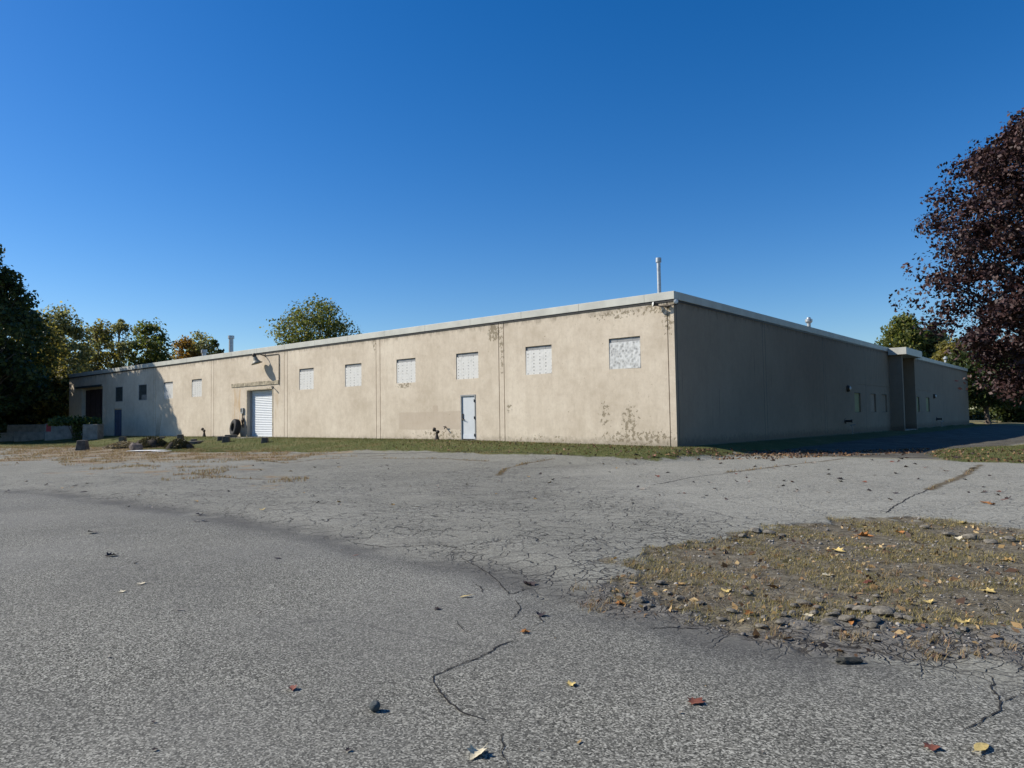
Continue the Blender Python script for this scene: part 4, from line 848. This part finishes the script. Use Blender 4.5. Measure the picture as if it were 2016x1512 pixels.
def leaf_mesh(seed, kind, mat):
    rg = np.random.default_rng(seed)
    if kind == 'maple': out = [(0, -.5), (.12, -.32), (.34, -.38), (.30, -.2), (.55, -.08), (.38, .06), (.46, .28), (.24, .22), (.16, .34), (0, .62), (-.16, .34), (-.24, .22), (-.46, .28), (-.38, .06), (-.55, -.08), (-.30, -.2), (-.34, -.38), (-.12, -.32)]
    else: out = [(0, -.6), (.10, -.42), (.19, -.15), (.2, .1), (.13, .38), (0, .62), (-.13, .38), (-.2, .1), (-.19, -.15), (-.10, -.42)]
    out = np.array(out); n = len(out); rings = [1., .66, .33]; V_ = []
    cu, cv, tw = rg.uniform(.5, 1.5), rg.uniform(-.5, .7), rg.uniform(-.5, .5); cr = rg.uniform(.05, .14)
    def lift(x, y): return .55 * cu * x * x + .35 * cv * y * y + tw * x * y + cr * math.sin(9 * x + 3 * y + seed) * math.hypot(x, y)
    for r in rings:
        for x, y in out * r:
            fold = 1 - .35 * cu * abs(x); V_.append((x * fold, y, lift(x, y)))
    V_.append((0, 0, .0)); c_ = len(V_) - 1; F_ = []
    for k_ in range(2):
        for i in range(n): F_.append((k_ * n + i, k_ * n + (i + 1) % n, (k_ + 1) * n + (i + 1) % n, (k_ + 1) * n + i))
    for i in range(n): F_.append((2 * n + i, 2 * n + (i + 1) % n, c_))
    b_ = len(V_); V_ += [(-.012, -.48, .01), (.012, -.48, .01), (.01, -.85, .06), (-.01, -.85, .06)]; F_.append((b_, b_ + 1, b_ + 2, b_ + 3))
    z = min(v[2] for v in V_); V_ = [(x, y, zz - z) for x, y, zz in V_]
    me = bpy.data.meshes.new('fallen_leaf'); me.from_pydata(V_, [], F_); me.materials.append(mat); me.polygons.foreach_set('use_smooth', [True] * len(me.polygons)); me.update(); return me
def lmat(name, c):
    k = NT(name, .6, .3); f = k.noise(9, 4, .6, k.obj()); cc = k.ramp(f, [(.3, tuple(q_ * .55 for q_ in c)), (.6, c)]); k.base(cc); return k.m
LM = dict(yellow=lmat('yellow leaf', (.62, .47, .17)), pale=lmat('pale leaf', (.62, .55, .38)), tan=lmat('tan leaf', (.42, .27, .10)), red=lmat('red brown leaf', (.20, .07, .04)), orange=lmat('orange leaf', (.42, .18, .05)), dark=lmat('dark leaf', (.05, .035, .03)), grey=lmat('grey leaf', (.2, .18, .15)))
LV = {c_: [leaf_mesh(10 * i + j, 'maple' if j < 3 else 'long', LM[c_]) for j in range(4)] for i, c_ in enumerate(LM)}
gL = 'fallen leaves on the near asphalt'
def leaf(px, py, w, col, j, label, group=gL, rz=None, tilt=(0, 0)):
    g = ground((px, py)); s = camdist(g) / 1435 * w; rg = np.random.default_rng(int(px * 7 + py))
    return put(LV[col][j], 'fallen_leaf', g + [0, 0, .006], rg.uniform(0, 6.28) if rz is None else rz, s, label, 'leaf', group, tilt)
for a in [(940, 1487, 46, 'pale', 0, 'largest pale yellow leaf at the bottom middle of the photo'), (1124, 1349, 24, 'yellow', 1, 'curled tan yellow leaf right of the long crack'), (1371, 1384, 36, 'red', 2, 'ragged red brown leaf on the asphalt below the dirt patch'), (575, 1358, 24, 'red', 1, 'crumpled reddish leaf left of the round stone'),
          (1033, 1246, 20, 'orange', 1, 'small orange leaf at the upper end of the long crack'), (1043, 1152, 30, 'dark', 0, 'curled dark leaf between the crack and the dirt patch'), (1065, 1212, 26, 'dark', 1, 'dark shrivelled leaf just above the long crack'), (918, 1176, 22, 'yellow', 3, 'flat yellow leaf at the edge of the newer asphalt'), (861, 1200, 16, 'dark', 2, 'dark leaf bit left of the flat yellow leaf'),
          (278, 1150, 16, 'pale', 1, 'right one of two pale leaves on the left asphalt'), (240, 1166, 15, 'pale', 2, 'left one of two pale leaves on the left asphalt'), (353, 1202, 15, 'grey', 3, 'greyish leaf below the two pale leaves'), (219, 1095, 22, 'dark', 1, 'dark leaf on the left asphalt above the two pale leaves'), (181, 1050, 18, 'grey', 0, 'grey leaf far left on the asphalt'),
          (393, 1014, 18, 'dark', 0, 'dark leaf at the top of a group of three'), (386, 1027, 12, 'grey', 1, 'lower left leaf of a group of three'), (403, 1027, 12, 'grey', 2, 'lower right leaf of a group of three'), (516, 1004, 14, 'yellow', 0, 'yellow leaf beside a tan weed spot in the middle left'), (162, 969, 14, 'dark', 3, 'dark leaf on the far left asphalt'),
          (1835, 1474, 30, 'red', 0, 'glossy red brown leaf in the lower right corner'), (1932, 1477, 46, 'yellow', 3, 'long yellow leaf in the lower right corner'), (1140, 1463, 16, 'tan', 3, 'thin tan leaf right of the largest pale leaf'), (686, 1479, 15, 'dark', 1, 'small dark leaf at the bottom left of the largest pale leaf'), (1850, 1290, 26, 'dark', 3, 'flat dark leaf under the right end of the dirt patch'),
          (546, 1100, 14, 'dark', 3, 'narrow dark leaf in the middle of the asphalt'), (1940, 990, 22, 'orange', 0, 'orange leaf at the right edge beyond the dirt patch'), (1952, 994, 14, 'orange', 1, 'second orange leaf at the right edge, just right of the other'), (305, 1478, 12, 'dark', 2, 'small dark leaf near the lower left corner'),
          (700, 1094, 12, 'red', 3, 'thin reddish leaf on the middle asphalt'), (1245, 1150, 18, 'tan', 0, 'tan leaf on the left tip of the dirt patch')]: leaf(*a)
gP = 'fallen leaves on the dirt patch'
for a in [(1340, 1152, 24, 'tan', 0, 'peach coloured leaf on the left part of the dirt patch'), (1428, 1165, 26, 'yellow', 1, 'yellow leaf left of the middle of the dirt patch'), (1630, 1134, 24, 'pale', 2, 'whitish leaf in the middle of the dirt patch'), (1648, 1086, 26, 'yellow', 0, 'bright yellow leaf on the upper dirt patch'), (1700, 1056, 28, 'orange', 1, 'orange leaf near the top of the dirt patch'), (1945, 1166, 26, 'yellow', 2, 'yellow leaf on the right of the dirt patch'),
          (1826, 1186, 24, 'yellow', 0, 'yellow leaf on the lower right of the dirt patch'), (1590, 1213, 22, 'pale', 1, 'pale leaf among the broken asphalt chunks'), (1596, 1195, 22, 'red', 0, 'red brown leaf standing among the asphalt chunks'), (1478, 1210, 24, 'orange', 2, 'orange leaf on the lower rim of the patch'), (1676, 1228, 24, 'orange', 3, 'orange leaf below the asphalt chunks'), (1896, 1226, 26, 'yellow', 1, 'yellow leaf at the lower right rim of the patch'),
          (1712, 1150, 22, 'red', 1, 'dark red leaf right of the whitish leaf'), (1884, 1062, 22, 'pale', 0, 'pale leaf on the upper right of the patch'), (1772, 1050, 18, 'orange', 2, 'small orange leaf at the upper middle of the patch'), (1985, 1105, 24, 'tan', 1, 'tan leaf at the right edge of the patch'), (1220, 1190, 22, 'orange', 1, 'rusty leaf on the far left rim of the patch'), (1896, 1030, 16, 'yellow', 2, 'yellow leaf at the upper right border of the patch')]: leaf(*a, group=gP)
rg = np.random.default_rng(31); gD = 'scattered dark leaves on the old paving'; nL = 0
def scatter(n, x0, x1, y0, y1, cols, lab, w0, w1, grp):
    for i in range(n):
        px, py = rg.uniform(x0, x1), y0 + (y1 - y0) * rg.random() ** 1.5
        leaf(px, py, rg.uniform(w0, w1), cols[rg.integers(len(cols))], int(rg.integers(4)), lab, grp, tilt=(rg.normal(0, .25), rg.normal(0, .25)))
scatter(95, 1250, 2010, 893, 985, ['dark', 'dark', 'dark', 'red', 'grey'], 'small dark curled leaf on the old paving by the building corner', 6, 13, gD)
scatter(70, 0, 1250, 912, 1000, ['dark', 'dark', 'grey', 'dark', 'tan'], 'small dark leaf on the old paving in front of the lawn', 5, 10, 'small leaves on the old paving before the lawn')
scatter(22, 0, 2000, 1080, 1500, ['dark', 'grey', 'dark', 'tan'], 'tiny leaf fragment on the near asphalt', 4, 9, 'leaf fragments on the near asphalt')
# drift of small leaves by the side wall
LIT = poly([(1330, 890), (1420, 884), (1560, 886), (1700, 888), (1830, 884), (1800, 893), (1650, 899), (1520, 904), (1380, 906), (1300, 902)])
pt_ = sample(1700, rg, (-2, 9, -8, 8), lambda X, Y: (sdf(LIT, X, Y) > -.1) & (noi(X, Y, 2.2) + noi(X, Y, 6.) > .85)); pt2 = sample(900, rg, (7.3, 14, -6, 8), lambda X, Y: sdf(ISLE, X, Y) > -.15); pt3 = sample(500, rg, (-12, 1, -6, -.3), lambda X, Y: sdf(LAWN, X, Y) > 0)
pt_ = np.vstack([pt_, pt2, pt3]); pt_[:, 2] += .03; V_, F_ = diamonds(pt_, .05 * rg.uniform(.5, 1.3, len(pt_)), np.array([0, 0, 1.3]), rg, .6)
pl2 = sample(1300, rg, (7.5, 16, -21, -12.5), lambda X, Y: (np.maximum(sdf(DIRT, X, Y), sdf(BROKEN, X, Y)) > 0) & (noi(X, Y, 4.) > .35)); pl2[:, 2] += .014
Vp, Fp = diamonds(pl2, .016 * rg.gamma(2, .5, len(pl2)) + .006, np.array([0, 0, .9]), rg, .5)
L_bits = mat_leaf('dry leaf bits', G((.05, .032, .025), (.16, .09, .05), (.34, .22, .10), (.48, .36, .18)), .15); o = mesh_obj('leaf_fragments', Vp, Fp, L_bits, origin=(0, 0, 0)); tag(o, 'crumbled dry leaves strewn over the dirt patch', 'leaf litter', kind='stuff')
L_lit = mat_leaf('leaf litter', G((.05, .032, .025), (.10, .06, .04), (.20, .11, .06), (.27, .17, .08)), .1); o = mesh_obj('leaf_litter', V_, F_, L_lit, origin=(0, 0, 0)); tag(o, 'drift of brown fallen leaves on the grass by the corner', 'leaf litter', kind='stuff')
